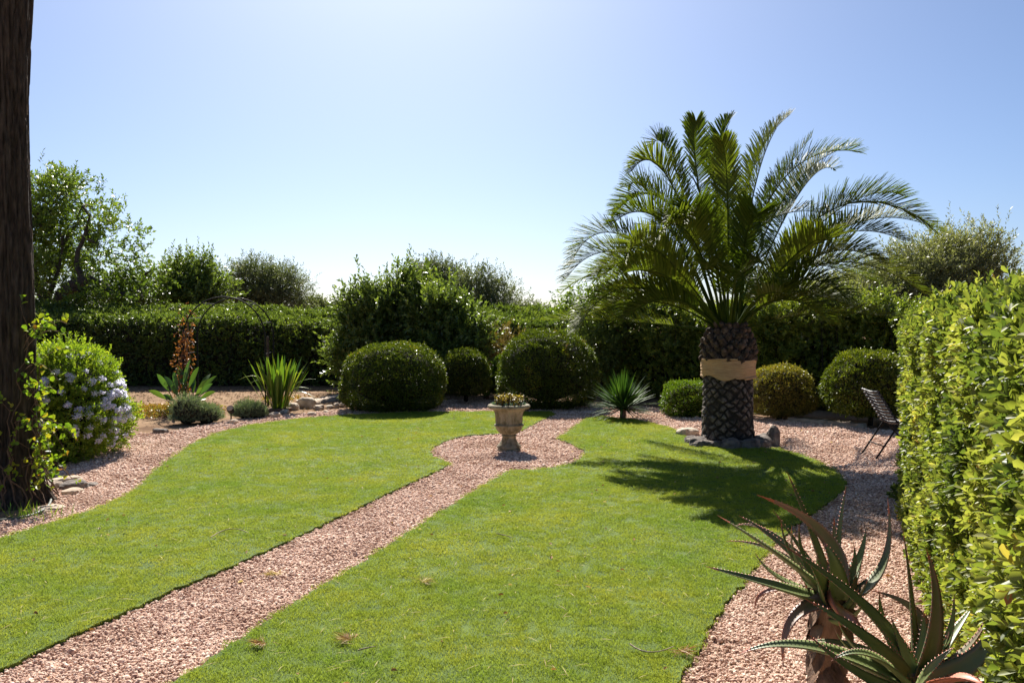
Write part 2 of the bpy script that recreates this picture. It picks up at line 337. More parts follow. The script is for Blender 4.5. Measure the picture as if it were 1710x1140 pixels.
gravel_px = [(-500, 1010), (0, 872), (70, 862), (92, 842), (70, 800), (110, 775), (205, 729), (300, 719), (380, 703), (470, 694), (600, 682), (700, 670), (830, 668), (900, 668), (1010, 676), (1110, 683), (1250, 694), (1330, 706), (1430, 714), (1500, 722), (1720, 760)]
gp = [G(*q) for q in gravel_px] + [(6, 2), (6, -1), (-6, -1), (-6, 4)]
sheet('gravel_bed', rough_poly(gp, .12, .03, 3), .006, M['gravel'])
left_px = [(0, 905), (60, 886), (140, 862), (200, 838), (235, 815), (260, 790), (285, 770), (320, 745), (360, 727), (420, 712), (500, 702), (590, 695), (680, 691), (745, 690), (830, 690), (921, 690), (926, 694), (900, 706), (872, 721), (850, 727), (829, 727), (812, 728), (780, 730), (756, 735), (737, 743), (722, 751), (718, 756), (721, 764), (734, 771), (750, 778), (734, 788), (700, 803), (600, 851), (480, 909), (440, 928), (300, 988), (150, 1056), (0, 1125), (-200, 1215), (-500, 1350)]
lp = [G(*q) for q in left_px] + [(-7.5, 3.0), (-9, 5.5), (-6.3, 5.6)]
right_px = [(851, 789), (887, 789), (924, 785), (953, 778), (971, 769), (979, 761), (975, 755), (962, 747), (947, 741), (932, 735), (951, 722), (968, 709), (981, 701), (1003, 698), (1057, 703), (1090, 710), (1127, 720), (1140, 730), (1173, 742), (1240, 750), (1300, 753), (1340, 763), (1373, 778), (1403, 797), (1413, 810), (1407, 823), (1373, 850), (1340, 873), (1320, 887), (1283, 923), (1250, 967), (1220, 1003), (1190, 1043), (1160, 1100), (1140, 1133), (1110, 1200), (1060, 1400), (1020, 1700), (-500, 1750), (-100, 1430), (304, 1140), (351, 1108), (497, 1012), (540, 985), (648, 918), (736, 860)]
rp = [G(*q) for q in right_px]
LZ = .034
lawn_polys = []
for i, q in enumerate((lp, rp)):
    q = rough_poly(q, .06, .011, 5 + i); lawn_polys.append(q)
    sheet('lawn_base', q, LZ, M['turf'], thick=.045)

def inst(name, pts, rot, scl, src, kind='stuff'):
    me = bpy.data.meshes.new(name); n = len(pts); me.vertices.add(n); me.vertices.foreach_set('co', np.asarray(pts, np.float32).ravel())
    a = me.attributes.new('rot', 'FLOAT_VECTOR', 'POINT'); a.data.foreach_set('vector', np.asarray(rot, np.float32).ravel())
    a = me.attributes.new('scl', 'FLOAT_VECTOR', 'POINT'); a.data.foreach_set('vector', np.asarray(scl, np.float32).ravel())
    o = bpy.data.objects.new(name, me); C.objects.link(o)
    ng = bpy.data.node_groups.new(name + '_scatter', 'GeometryNodeTree')
    ng.interface.new_socket('Geometry', in_out='INPUT', socket_type='NodeSocketGeometry'); ng.interface.new_socket('Geometry', in_out='OUTPUT', socket_type='NodeSocketGeometry')
    gi = ng.nodes.new('NodeGroupInput'); go = ng.nodes.new('NodeGroupOutput'); ip = ng.nodes.new('GeometryNodeInstanceOnPoints')
    oi = ng.nodes.new('GeometryNodeObjectInfo'); oi.inputs[0].default_value = src
    nr = ng.nodes.new('GeometryNodeInputNamedAttribute'); nr.data_type = 'FLOAT_VECTOR'; nr.inputs[0].default_value = 'rot'
    ns = ng.nodes.new('GeometryNodeInputNamedAttribute'); ns.data_type = 'FLOAT_VECTOR'; ns.inputs[0].default_value = 'scl'
    e = ng.nodes.new('FunctionNodeEulerToRotation')
    ng.links.new(gi.outputs[0], ip.inputs['Points']); ng.links.new(oi.outputs['Geometry'], ip.inputs['Instance'])
    ng.links.new(nr.outputs['Attribute'], e.inputs[0]); ng.links.new(e.outputs[0], ip.inputs['Rotation']); ng.links.new(ns.outputs['Attribute'], ip.inputs['Scale'])
    ng.links.new(ip.outputs[0], go.inputs[0])
    md = o.modifiers.new('scatter', 'NODES'); md.node_group = ng
    return setp(o, kind=kind)
# pebbles
rg = np.random.default_rng(11)
bm = bmesh.new(); bmesh.ops.create_icosphere(bm, subdivisions=1, radius=1)
for v in bm.verts: v.co *= 1 + .28 * noise.noise(v.co * 1.7 + Vector((3, 1, 7)))
peb = bpy.data.meshes.new('pebble'); bm.to_mesh(peb); bm.free(); peb.materials.append(M['pebble'])
src_peb = bpy.data.objects.new('pebble_shape', peb)
gpoly = gp
def scatter(poly, x0, x1, y0, y1, dens, excl=(), margin=0):
    n = int((x1 - x0) * (y1 - y0) * dens); p = np.stack([rg.uniform(x0, x1, n), rg.uniform(y0, y1, n)], 1)
    k = in_poly(p, poly)
    vis = abs(p[:, 0]) < p[:, 1] * .68 + 1.0
    p = p[k & vis]
    for q in excl:
        k = ~in_poly(p, q); p = p[k]
    return p
def pebbles():
    A = []; S = []
    for y0, y1, dens, s in ((2.6, 5.5, 7000, .0078), (5.5, 8.5, 4600, .0094), (8.5, 12, 2100, .013), (12, 19, 1100, .016)):
        p = scatter(gpoly, -9, 7.5, y0, y1, dens, lawn_polys); A.append(p); S.append(np.full(len(p), s))
    # a few on the turf edge
    p = np.concatenate(A); s = np.concatenate(S)
    k = rg.lognormal(-.1, .35, len(p)) * s
    sc = np.stack([k * rg.uniform(.8, 1.4, len(p)), k * rg.uniform(.7, 1.1, len(p)), k * rg.uniform(.45, .8, len(p))], 1)
    z = .006 + rg.uniform(0, .010, len(p)) + sc[:, 2] * .3
    o = inst('gravel', np.column_stack([p, z]), rg.uniform(-.6, .6, (len(p), 3)) + np.column_stack([np.zeros(len(p)), np.zeros(len(p)), rg.uniform(0, 6.28, len(p))]), sc, src_peb)
    setp(o, 'loose pink and cream gravel covering the paths between the lawns', 'gravel')
pebbles()
# turf tufts
def tuft():
    b = B(); n = 34; r = rg.uniform(0, 1, n) ** .6 * .045; a = rg.uniform(0, 6.28, n)
    base = np.stack([np.cos(a) * r, np.sin(a) * r, np.zeros(n)], 1)
    D = np.column_stack([rg.normal(0, .55, n), rg.normal(0, .55, n), np.ones(n)])
    leaves(b, base, D, nrm(rg.normal(size=(n, 3))), rg.uniform(.011, .020, n), rg.uniform(.0025, .0036, n), rg.uniform(0, 1, n), droop=.2)
    o = b.build('turf_tuft', M['blade']); C.objects.unlink(o); return o
src_tuft = tuft()
for i, q in enumerate(lawn_polys):
    A = []; S = []
    for y0, y1, dens, s in ((2.4, 5.5, 1150, .95), (5.5, 9, 700, 1.15), (9, 17, 400, 1.45)):
        p = scatter(q, -9, 7.5, y0, y1, dens); A.append(p); S.append(np.full(len(p), s))
    p = np.concatenate(A); s = np.concatenate(S) * rg.uniform(.8, 1.15, len(p))
    zs = np.where(s > 1.2, .8, 1)
    inst('lawn_grass', np.column_stack([p, np.full(len(p), LZ)]), np.column_stack([rg.normal(0, .12, len(p)), rg.normal(0, .12, len(p)), rg.uniform(0, 6.28, len(p))]), np.column_stack([s, s, s * zs]), src_tuft)
# fallen straw and small dry leaves
def litter():
    b = B(); allp = np.concatenate([scatter(q, -9, 6, 2.6, 12, 26) for q in lawn_polys]); n = len(allp)
    z = LZ + .020 + rg.uniform(0, .006, n); a = rg.uniform(0, 6.28, n)
    leaves(b, np.column_stack([allp, z]), np.column_stack([np.cos(a), np.sin(a), rg.normal(0, .08, n)]), np.column_stack([rg.normal(0, .2, (n, 2)), np.ones(n)]), rg.uniform(.03, .12, n), rg.uniform(.0026, .0042, n), rg.uniform(0, 1, n), droop=.06)
    setp(b.build('fallen_needles', M['straw']), 'dry straw coloured needles scattered over the lawns', 'needles', kind='stuff')
    b = B(); pl = np.concatenate([scatter(q, -9, 6, 2.6, 15, 1.9) for q in lawn_polys] + [scatter(gpoly, -8, 6, 3, 16, 1.6, lawn_polys)])
    k = in_poly(pl, lawn_polys[0]) | in_poly(pl, lawn_polys[1]); z = np.where(k, LZ + .024, .022)
    n = len(pl); a = rg.uniform(0, 6.28, n); s = rg.uniform(.5, 1, n)
    leaves(b, np.column_stack([pl, z]), np.column_stack([np.cos(a), np.sin(a), rg.normal(.1, .25, n)]), np.column_stack([rg.normal(0, .6, (n, 2)), np.ones(n)]), s * .045, s * .022, rg.uniform(0, 1, n), fine=True, fold=.5)
    setp(b.build('fallen_leaves', M['dry_leaf']), 'small brown and cream dry leaves lying on lawn and gravel', 'leaves', kind='stuff')
    b = B(); n = 7000; p = np.stack([rg.uniform(-14, 3, n), rg.uniform(15.2, 22.5, n)], 1); p = p[~in_poly(p, gpoly)]; n = len(p); a = rg.uniform(0, 6.28, n)
    leaves(b, np.column_stack([p, np.full(n, .028)]), np.column_stack([np.cos(a), np.sin(a), rg.normal(.1, .3, n)]), np.column_stack([rg.normal(0, .5, (n, 2)), np.ones(n)]), .06, .025, rg.uniform(0, 1, n))
    setp(b.build('leaf_litter', M['soil_litter']), 'dry leaf litter on the bare earth in front of the hedge', 'leaves', kind='stuff')
litter()
def small_litter():
    for i, (px, py, lab) in enumerate([(440, 1091, 'brown fuzzy dry tuft on the lawn beside the path'), (706, 986, 'pale straw wisp fanned out on the middle of the lawn'), (585, 1083, 'brown straw wisp near the front of the lawn'), (1138, 1103, 'brown dry tuft at the lawn edge by the aloe'), (458, 962, 'straw bundle lying on the gravel path')]):
        x, y = G(px, py); b = B(); n = 60; a = rg.normal(rg.uniform(0, 6), .9, n)
        z0 = .02 if i == 4 else LZ + .02
        leaves(b, np.column_stack([x + rg.normal(0, .012, n), y + rg.normal(0, .012, n), np.full(n, z0)]), np.column_stack([np.cos(a), np.sin(a), rg.uniform(0, .5, n)]), rg.normal(size=(n, 3)), rg.uniform(.04, .11, n), .004, rg.uniform(0, 1, n), droop=.25)
        setp(b.build('dry_tuft', M['dry_leaf'] if i in (0, 2, 3) else M['straw'], origin=(x, y, 0)), lab, 'dry tuft')
    for pts, z0, lab in [([(828, 903), (842, 906), (856, 910)], LZ + .028, 'short grey twig lying on the lawn right of the path'), ([(352, 910), (385, 895), (416, 903)], LZ + .028, 'bent pale twig on the lawn left of the path'), ([(1052, 1094), (1085, 1108), (1125, 1098)], LZ + .028, 'long curved twig on the lawn near the aloe'), ([(598, 1105), (612, 1101), (628, 1098)], LZ + .028, 'small brown twig at the front of the lawn')]:
        q = [(*G(*p), z0) for p in pts]; b = B(); tube(b, bez(*q, 8), [.004] * 4 + [.0035, .003, .003, .002], 5)
        setp(b.build('twig', M['twig_pale'], origin=q[0]), lab, 'twig')
small_litter()

# ---------------------------------------------------------------- stones
def rock(name, x, y, s, m, label, cat, group=None, seed=0, z=None):
    bm = bmesh.new(); bmesh.ops.create_icosphere(bm, subdivisions=3, radius=1)
    for v in bm.verts:
        c = v.co.copy(); k = 1 + .35 * noise.noise(c * 1.1 + Vector((seed * 3.7, seed, 0))) + .12 * noise.noise(c * 3 + Vector((seed, 5, 0)))
        c = c * k; c = Vector([math.copysign(abs(q) ** .8, q) for q in c]); v.co = Vector((c.x * s[0], c.y * s[1], c.z * s[2]))
    me = bpy.data.meshes.new(name); bm.to_mesh(me); bm.free(); me.materials.append(m)
    o = bpy.data.objects.new(name, me); C.objects.link(o); o.location = (x, y, s[2] * .45 if z is None else z); o.rotation_euler = (0, 0, seed * 1.3)
    return setp(o, label, cat, group)
PALM = (*G(1215, 742), 0)
rr_ = random.Random(4)
for i in range(13):
    a = math.pi * (1.02 + i / 12 * 1.0) + rr_.uniform(-.06, .06); rad = .52 + rr_.uniform(-.02, .08)
    s = rr_.uniform(.09, .15)
    rock('rock', PALM[0] + math.cos(a) * rad, PALM[1] + math.sin(a) * rad * .85, (s * 1.15, s * .9, s * .75), M['rock_dark'], 'rough dark rock in the low ring round the palm trunk', 'rock', 'rocks round the palm trunk', i + 1)
x, y = G(1290, 746); rock('rock', x, y, (.10, .07, .20), M['rock_dark'], 'upright pointed rock standing beside the palm trunk', 'rock', seed=21)
x, y = G(1148, 728); rock('rock', x, y, (.17, .12, .09), M['rock'], 'pale brown rock at the edge of the palm ring, by a tiny weed', 'rock', seed=22)
edge_px = [(490, 684, .16, .10), (512, 681, .19, .15), (533, 684, .12, .07), (520, 694, .1, .05), (550, 682, .08, .05), (563, 681, .09, .07), (573, 680, .08, .07), (585, 678, .1, .07), (475, 690, .09, .05), (458, 697, .12, .07), (545, 690, .07, .04), (570, 689, .07, .04)]
for i, (px, py, s, h) in enumerate(edge_px):
    x, y = G(px, py); rock('border_stone', x, y, (s, s * .7, h), M['rock'], 'rounded tan stone in the border of the dry earth bed', 'stone', 'stones edging the dry earth bed', 40 + i)
for px, py, s, lab in [(100, 812, (.24, .15, .07), 'broad pale flat stone at the foot of the big trunk'), (126, 816, (.14, .1, .06), 'dark grey flat stone beside the pale one by the trunk'), (122, 824, (.12, .08, .04), 'small cream stone half buried in gravel'), (82, 852, (.13, .12, .03), 'thin pale slab lying in front of the trunk'), (208, 730, (.13, .10, .10), 'beige stone just beside the blue flowering bush'), (268, 724, (.13, .08, .06), 'grey stone left of the large lavender bush'), (390, 708, (.1, .07, .06), 'white stone by the black garden spotlight'), (150, 812, (.09, .07, .03), 'small grey stone in the gravel near the trunk')]:
    x, y = G(px, py); rock('stone', x, y, s, M['rock_dark'] if 'grey' in lab else M['pale_stone'], lab, 'stone', seed=px)
def slab(name, pts, wid, h, m, label, cat):
    b = B(); pts = [np.array(G(*q)) for q in pts]; rg2 = np.random.default_rng(len(pts)); n = 24
    t = np.linspace(0, len(pts) - 1, n); c = np.array([[np.interp(u, range(len(pts)), [p[k] for p in pts]) for k in (0, 1)] for u in t])
    T = nrm(np.gradient(c, axis=0)); Nn = np.stack([-T[:, 1], T[:, 0]], 1)
    w1 = wid / 2 * (1 + rg2.normal(0, .12, n)); w2 = wid / 2 * (1 + rg2.normal(0, .12, n)); hh = h * (1 + rg2.normal(0, .1, n))
    A = np.stack([np.column_stack([c + Nn * w1[:, None], np.zeros(n)]), np.column_stack([c + Nn * (w1 * .93)[:, None], hh]), np.column_stack([c - Nn * (w2 * .93)[:, None], hh]), np.column_stack([c - Nn * w2[:, None], np.zeros(n)])], 1)
    f = [(i * 4 + k, i * 4 + k + 1, i * 4 + k + 5, i * 4 + k + 4) for i in range(n - 1) for k in range(3)] + [(0, 1, 2, 3), (n * 4 - 4, n * 4 - 3, n * 4 - 2, n * 4 - 1)]
    b.add(A.reshape(-1, 3), f); o = b.build(name, m, origin=(c[0][0], c[0][1], 0)); return setp(o, label, cat)
slab('stone_edging', [(505, 680), (540, 672), (578, 665), (620, 662)], .28, .09, M['pale_stone'], 'long pale stone edging strip behind the tan border stones', 'edging')
slab('kerb', [(1320, 703), (1380, 708), (1442, 714)], .25, .07, M['pale_stone'], 'low sunlit concrete kerb between the two round bushes beyond the palm', 'kerb')

# ---------------------------------------------------------------- clipped bushes and hedges
def dome_surface(rgx, n, c, rx, ry, h, z0=.05, p=2.2):
    """points on a superellipsoid dome with flat-ish underside"""
    D = nrm(rgx.normal(size=(n, 3)))
    p = np.where(D[:, 2] < 0, p + 1.5, p); q = (abs(D[:, 0]) ** p + abs(D[:, 1]) ** p + abs(D[:, 2]) ** p) ** (-1 / p)
    S = D * q[:, None]; half = (h - z0)
    zc = z0 + half * .42
    up = h - zc; dn = zc - z0
    Z = np.where(S[:, 2] > 0, S[:, 2] * up, S[:, 2] * dn)
    V = np.stack([c[0] + S[:, 0] * rx, c[1] + S[:, 1] * ry, zc + Z], 1)
    N = nrm(np.stack([D[:, 0] / rx, D[:, 1] / ry, D[:, 2] / np.where(S[:, 2] > 0, up, dn)], 1))
    return V, N
def core_dome(b, c, rx, ry, h, z0, k=.86):  # solid lump added inside, dark as the shaded interior, so nothing shows through
    rgx = np.random.default_rng(3); bm = bmesh.new(); bmesh.ops.create_icosphere(bm, subdivisions=4, radius=1)
    V = np.array([v.co[:] for v in bm.verts]); Fc = [[v.index for v in f.verts] for f in bm.faces]; bm.free()
    half = h - z0; zc = z0 + half * .42
    Z = np.where(V[:, 2] > 0, V[:, 2] * (h - zc), V[:, 2] * (zc - z0)) * k
    W = np.stack([c[0] + V[:, 0] * rx * k, c[1] + V[:, 1] * ry * k, zc + Z], 1); W += V * (fbm(V, 3) * .06)[:, None]
    b.add(W, Fc)
def clipped_bush(name, label, c, r, h, z0, n, m, leafl=.034, seed=0, p=2.2, group=None, ry=None, stems=5, rb=None, cat='bush', core=.84):
    rgx = np.random.default_rng(seed); root = thing(name, (c[0], c[1], 0), label, cat, group); ry = ry or r
    V, N = dome_surface(rgx, n, c, r, ry, h, z0, p)
    lump = fbm(V, 2.0 / r, seed) * .08 + fbm(V, 4.5 / r, seed + 1) * .05 + fbm(V, 11 / r, seed + 3) * .05
    dep = rgx.exponential(.035, n); dep = np.minimum(dep, .15)
    V = V + N * (lump * r - dep * r)[:, None]
    k = V[:, 2] > z0 * .6; V, N = V[k], N[k]; n = len(V)
    D = nrm(N * .8 + rgx.normal(0, .55, (n, 3)) + np.array([0, 0, .25]))
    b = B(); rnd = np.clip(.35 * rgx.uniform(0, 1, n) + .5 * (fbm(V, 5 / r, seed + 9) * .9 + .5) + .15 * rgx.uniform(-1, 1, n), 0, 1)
    rnd = np.clip(rnd * .85 + .22 * np.clip(N[:, 2], 0, 1), 0, 1)  # upward-facing leaves shifted yellower, imitating the sunlit top in their colour
    if rb is not None: rnd = np.clip(rnd * .8 + rb(V, rgx), 0, 1)
    s = rgx.uniform(.6, 1.25, n)
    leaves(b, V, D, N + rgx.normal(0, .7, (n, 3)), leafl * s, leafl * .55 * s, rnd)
    # stray shoots
    m2 = int(n / 60); i = rgx.integers(0, n, m2); sprigs(b, rgx, V[i], N[i] + [0, 0, .5], leafl * 1.6, 6, leafl * .9, leafl * .45, rb=rnd[i])
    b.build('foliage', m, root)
    b = B(); core_dome(b, c, r, ry, h, z0 + .03, core)
    for q in range(stems):
        a = rgx.uniform(0, 6.28); rr = rgx.uniform(0, .25) * r
        tube(b, [(c[0] + math.cos(a) * rr * .4, c[1] + math.sin(a) * rr * .4, -.02), (c[0] + math.cos(a) * rr, c[1] + math.sin(a) * rr, z0 + .25)], [.025, .02], 6)
    b.build('dark_core_branches', M['core_twigs'], root, smooth=True); return root
def cpx(px, d): return ((px - 855) / F * d, d)
brown_patch = lambda V, rgx: np.where((fbm(V, 2.2, 31) > .38) & (rgx.uniform(0, 1, len(V)) < .5), .45, 0)
top_red = lambda V, rgx: np.where(rgx.uniform(0, 1, len(V)) < .10, .35, 0)
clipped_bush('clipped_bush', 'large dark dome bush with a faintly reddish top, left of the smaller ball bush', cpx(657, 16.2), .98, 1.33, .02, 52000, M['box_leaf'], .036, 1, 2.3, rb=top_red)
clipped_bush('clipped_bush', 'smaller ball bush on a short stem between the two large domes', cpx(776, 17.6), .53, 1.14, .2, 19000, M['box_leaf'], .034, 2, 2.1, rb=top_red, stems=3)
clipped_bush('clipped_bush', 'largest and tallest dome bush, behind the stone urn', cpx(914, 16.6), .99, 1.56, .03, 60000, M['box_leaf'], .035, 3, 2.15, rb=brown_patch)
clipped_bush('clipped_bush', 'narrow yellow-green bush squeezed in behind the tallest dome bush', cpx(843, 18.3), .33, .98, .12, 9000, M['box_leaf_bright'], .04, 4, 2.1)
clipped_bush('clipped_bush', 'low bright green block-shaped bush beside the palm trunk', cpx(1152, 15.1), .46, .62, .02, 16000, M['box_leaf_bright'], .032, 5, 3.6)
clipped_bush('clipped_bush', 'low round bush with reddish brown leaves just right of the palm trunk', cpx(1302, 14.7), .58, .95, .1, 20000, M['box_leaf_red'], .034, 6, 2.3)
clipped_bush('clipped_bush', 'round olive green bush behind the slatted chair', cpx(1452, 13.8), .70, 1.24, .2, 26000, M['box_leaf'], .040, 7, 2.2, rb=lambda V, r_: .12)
# background hedges
def box_hedge(name, label, line, wid, hfun, n, m, L, Wd, seed, sprk=6, top_shoots=True, cat='hedge', corem='core_twigs', fine=False, slope=0., spr=.06, zmin=0., core_in=.16, lump=.1, back=.35, dsc=.05, dmax=.22):
    rgx = np.random.default_rng(seed); a = np.array(line[0]); e = np.array(line[1]) - a; Ln = np.linalg.norm(e); T = e / Ln; Nf = np.array([T[1], -T[0]])
    root = thing(name, (a[0], a[1], 0), label, cat)
    hm = hfun(.5); areas = np.array([Ln * hm * (1 if back != .15 else .15), Ln * hm * (back if back != .15 else 1), Ln * wid * 1.2, wid * hm, wid * hm]); cnt = (n * areas / areas.sum()).astype(int)
    Vs, Ns = [], []
    rc = .28
    for k, c in enumerate(cnt):
        u = rgx.uniform(0, 1, c); v = rgx.uniform(0, 1, c)
        if k in (0, 1):
            sgn = 1 if k == 0 else -1; off = np.full(c, sgn * wid / 2); s = u * Ln; z = zmin + v * (np.array([hfun(q) for q in u]) - zmin); nn = np.column_stack([np.tile(Nf * sgn, (c, 1)), np.zeros(c)])
        elif k == 2:
            off = (v - .5) * wid; s = u * Ln; z = np.array([hfun(q) for q in u]); nn = np.tile([0, 0, 1.], (c, 1))
        else:
            sgn = 1 if k == 3 else -1; s = np.full(c, Ln if k == 3 else 0); off = (u - .5) * wid; z = zmin + v * (hfun(1 if k == 3 else 0) - zmin); nn = np.column_stack([np.tile(T * sgn, (c, 1)), np.zeros(c)])
        H = np.array([hfun(q) for q in s / Ln])
        # rounded shoulders
        dx = np.maximum(0, abs(off) - (wid / 2 - rc)); dz = np.maximum(0, z - (H - rc)); ds = np.maximum(0, np.maximum(rc - s, s - (Ln - rc)))
        rr = np.sqrt(dx ** 2 + dz ** 2 + ds ** 2); sc = np.where(rr > rc, rc / np.maximum(rr, 1e-6), 1)
        off = np.where(dx > 0, np.sign(off) * (wid / 2 - rc + dx * sc), off); z = np.where(dz > 0, H - rc + dz * sc, z)
        s = np.where(s < rc, rc - ds * sc, np.where(s > Ln - rc, Ln - rc + ds * sc, s))
        z = z - slope * off * (z > H * .6)
        xy = a + s[:, None] * T + off[:, None] * Nf; Vs.append(np.column_stack([xy, z]))
        ex = np.column_stack([np.sign(off)[:, None] * dx[:, None] * Nf, dz]); ln = np.linalg.norm(ex, axis=1)
        nn = np.where((ln > .02)[:, None], nrm(ex + nn * .3 * rc), nn); Ns.append(nn)
    V = np.concatenate(Vs); N = np.concatenate(Ns); n = len(V)
    V = V + N * ((fbm(V, 1.3, seed) * lump + fbm(V, 4, seed + 2) * lump * .7) - np.minimum(rgx.exponential(dsc, n), dmax))[:, None]
    k = V[:, 2] > zmin + .02; V, N = V[k], N[k]
    b = B(); rb = np.clip(fbm(V, 2.2, seed + 5) * .8 + .5 + rgx.normal(0, .15, len(V)), 0, 1)
    D = nrm(N + rgx.normal(0, .45, (len(V), 3)) + [0, 0, .35])
    sprigs(b, rgx, V, D, rgx.uniform(.4, 1.4, len(V)) * spr, sprk, L, Wd, fine=fine, rb=rb)
    if top_shoots:
        i = rgx.integers(0, len(V), int(len(V) * .12)); i = i[V[i, 2] > hfun(.5) * .8]
        sprigs(b, rgx, V[i], np.array([0, 0, 1.]) + rgx.normal(0, .25, (len(i), 3)), rgx.uniform(1, 3.2, len(i)) * spr, sprk + 4, L * .9, Wd * .9, fine=fine)
    b.build('foliage', m, root)
    b = B(); ns = 40; ci = core_in  # added solid core, coloured dark to read as the hedge's shaded inside
    ts = np.linspace(0, 1, ns); A = []
    for t in ts:
        H = hfun(t) - ci; s = ci + t * (Ln - 2 * ci); hw = wid / 2 - ci
        for (o_, z_) in ((-hw, 0), (-hw, H * .5), (-hw, H - .2), (-hw + .2, H), (hw - .2, H), (hw, H - .2), (hw, H * .5), (hw, 0)):
            p_ = a + s * T + (o_ + rgx.normal(0, .02)) * Nf; A.append((p_[0], p_[1], z_ - slope * o_ * (z_ > H * .6) + (rgx.normal(0, .02) if z_ else 0)))
    f = [(i * 8 + k, i * 8 + k + 1, i * 8 + k + 9, i * 8 + k + 8) for i in range(ns - 1) for k in range(7)]
    b.add(A, f); b.add(A[:8], [(0, 1, 2, 3, 4, 5, 6, 7)]); b.add(A[-8:], [(7, 6, 5, 4, 3, 2, 1, 0)])
    # bare stems near the ground in front of the core
    for q in range(int(Ln * 5)):
        t = rgx.uniform(.02, .98); p_ = a + t * Ln * T + Nf * (wid / 2 - rgx.uniform(.02, .25)); l = rgx.normal(0, .12, 2)
        hh = hfun(t) * rgx.uniform(.5, .9); tube(b, [(p_[0], p_[1], 0), (p_[0] + l[0] * .5, p_[1] + l[1] * .3, hh * .5), (p_[0] + l[0], p_[1] + l[1] * .5, hh)], [.018, .013, .006], 5, cap=False)
    b.build('dark_core_branches', M[corem], root, smooth=False); return root
def hf_back(t): return 1.90 + .16 * noise.noise(Vector((t * 9, 2, 0))) + .22 * max(0, 1 - t / .45)
box_hedge('hedge', 'long dark clipped hedge closing the garden behind the metal arch', ((-17.5, 22.6), (1.6, 23.4)), 2.3, hf_back, 26000, M['hedge_back'], .085, .032, 21, 7, slope=.22)
def hf_r(t): return 2.0 + .25 * noise.noise(Vector((t * 7, 5, 0)))
box_hedge('hedge', 'loose bushy hedge with yellow-green tips running behind the palm', ((1.9, 20.6), (9.2, 14.6)), 1.9, hf_r, 23000, M['hedge_right'], .075, .035, 22, 7, slope=.05, lump=.30, spr=.10, core_in=.62, dsc=.22, dmax=.8)
# the tall hedge beside the camera
def hf_n(t): return 1.87 + .03 * noise.noise(Vector((t * 8, 1, 0)))
hx = lambda d: 2.09 + .40 * (d - 3.84)
nf = .56
box_hedge('hedge', 'tall glossy yellow-green leaved hedge at the side of the aloes', ((hx(1.5) + .58, 1.5 - .23), (hx(8.25) + .60, 8.25 - .24)), 1.25, hf_n, 21000, M['hedge_near'], .048, .021, 23, 9, fine=True, spr=.042, core_in=.2, lump=.09, back=.15, dsc=.055)

# ---------------------------------------------------------------- trees
def tree(name, label, base, blobs, trunk_r, nclump, spc, L, Wd, m, seed, sl=.35, k=9, group=None, tm='bark_grey', fork=.4, limbs=12, spread=.9, clr=.28, cat='tree', lean=(0, 0), up=.35, spine=None, fold=.18):
    rgx = np.random.default_rng(seed); root = thing(name, (base[0], base[1], 0), label, cat, group)
    bl = np.array(blobs, float); vol = bl[:, 3] * bl[:, 4] * bl[:, 5]; ch = rgx.choice(len(bl), nclump, p=vol / vol.sum())
    D = nrm(rgx.normal(size=(nclump, 3))); rad = rgx.uniform(.25, 1, nclump) ** .5
    c = bl[ch]; cen = c[:, :3] + D * rad[:, None] * c[:, 3:]
    cen[:, 2] = np.maximum(cen[:, 2], .3)
    n = nclump * spc; ci = np.repeat(np.arange(nclump), spc)
    Pp = cen[ci] + rgx.normal(0, clr, (n, 3)) * .6; Dd = D[ci] * .5 + rgx.normal(0, .6, (n, 3)) + [0, 0, up]
    b = B(); rb = np.clip(rgx.uniform(0, 1, nclump)[ci] * .7 + rgx.uniform(0, .3, n), 0, 1)
    sprigs(b, rgx, Pp, Dd, rgx.uniform(.5, 1.3, n) * sl, k, L, Wd, spread=spread, rb=rb, fold=fold)
    b.build('crown', m, root)
    b = B(); ctr = (bl[:, :3] * vol[:, None]).sum(0) / vol.sum(); top = ctr[2]
    if spine is None:
        fk = np.array([base[0] + (ctr[0] - base[0]) * fork + lean[0], base[1] + (ctr[1] - base[1]) * fork, top * fork])
        tube(b, bez((base[0], base[1], -.1), (base[0] * .6 + fk[0] * .4 + rgx.normal(0, .05), base[1] * .5 + fk[1] * .5, fk[2] * .5), fk, 9), np.linspace(trunk_r * 1.25, trunk_r * .8, 9), 9, rough=.06, seed=seed)
        starts = [fk]
    else:
        starts = []
        for sp in spine:
            tube(b, sp[0], sp[1], 9, rough=.1, seed=seed); starts += [np.array(q) for q in sp[0][1:]]
    idx = rgx.choice(nclump, min(limbs, nclump), replace=False)
    for i in idx:
        e = cen[i]; fk = min(starts, key=lambda s_: np.linalg.norm(s_ - e)); mid = (fk + e) / 2 + rgx.normal(0, .12, 3) + [0, 0, .08]
        tube(b, bez(fk, mid, e, 8), np.linspace(trunk_r * .26, trunk_r * .05, 8), 6)
        for j in range(3):
            s = bez(fk, mid, e, 8)[rgx.integers(3, 7)]; e2 = cen[np.argsort(np.linalg.norm(cen - s, axis=1))[rgx.integers(1, 6)]]
            tube(b, bez(s, (s + e2) / 2 + rgx.normal(0, .06, 3), e2, 5), np.linspace(trunk_r * .16, trunk_r * .04, 5), 5, cap=False)
    b.build('trunk', M[tm], root, smooth=True); return root
def q(px, py, d): return tuple(P(px, py, d))
def blob(px, py, d, rx, rz, ry=None):   # sizes given in photo pixels at that distance
    s = d / F; p = P(px, py, d); return (p.x, p.y, p.z, rx * s, (ry or rx) * s, rz * s)
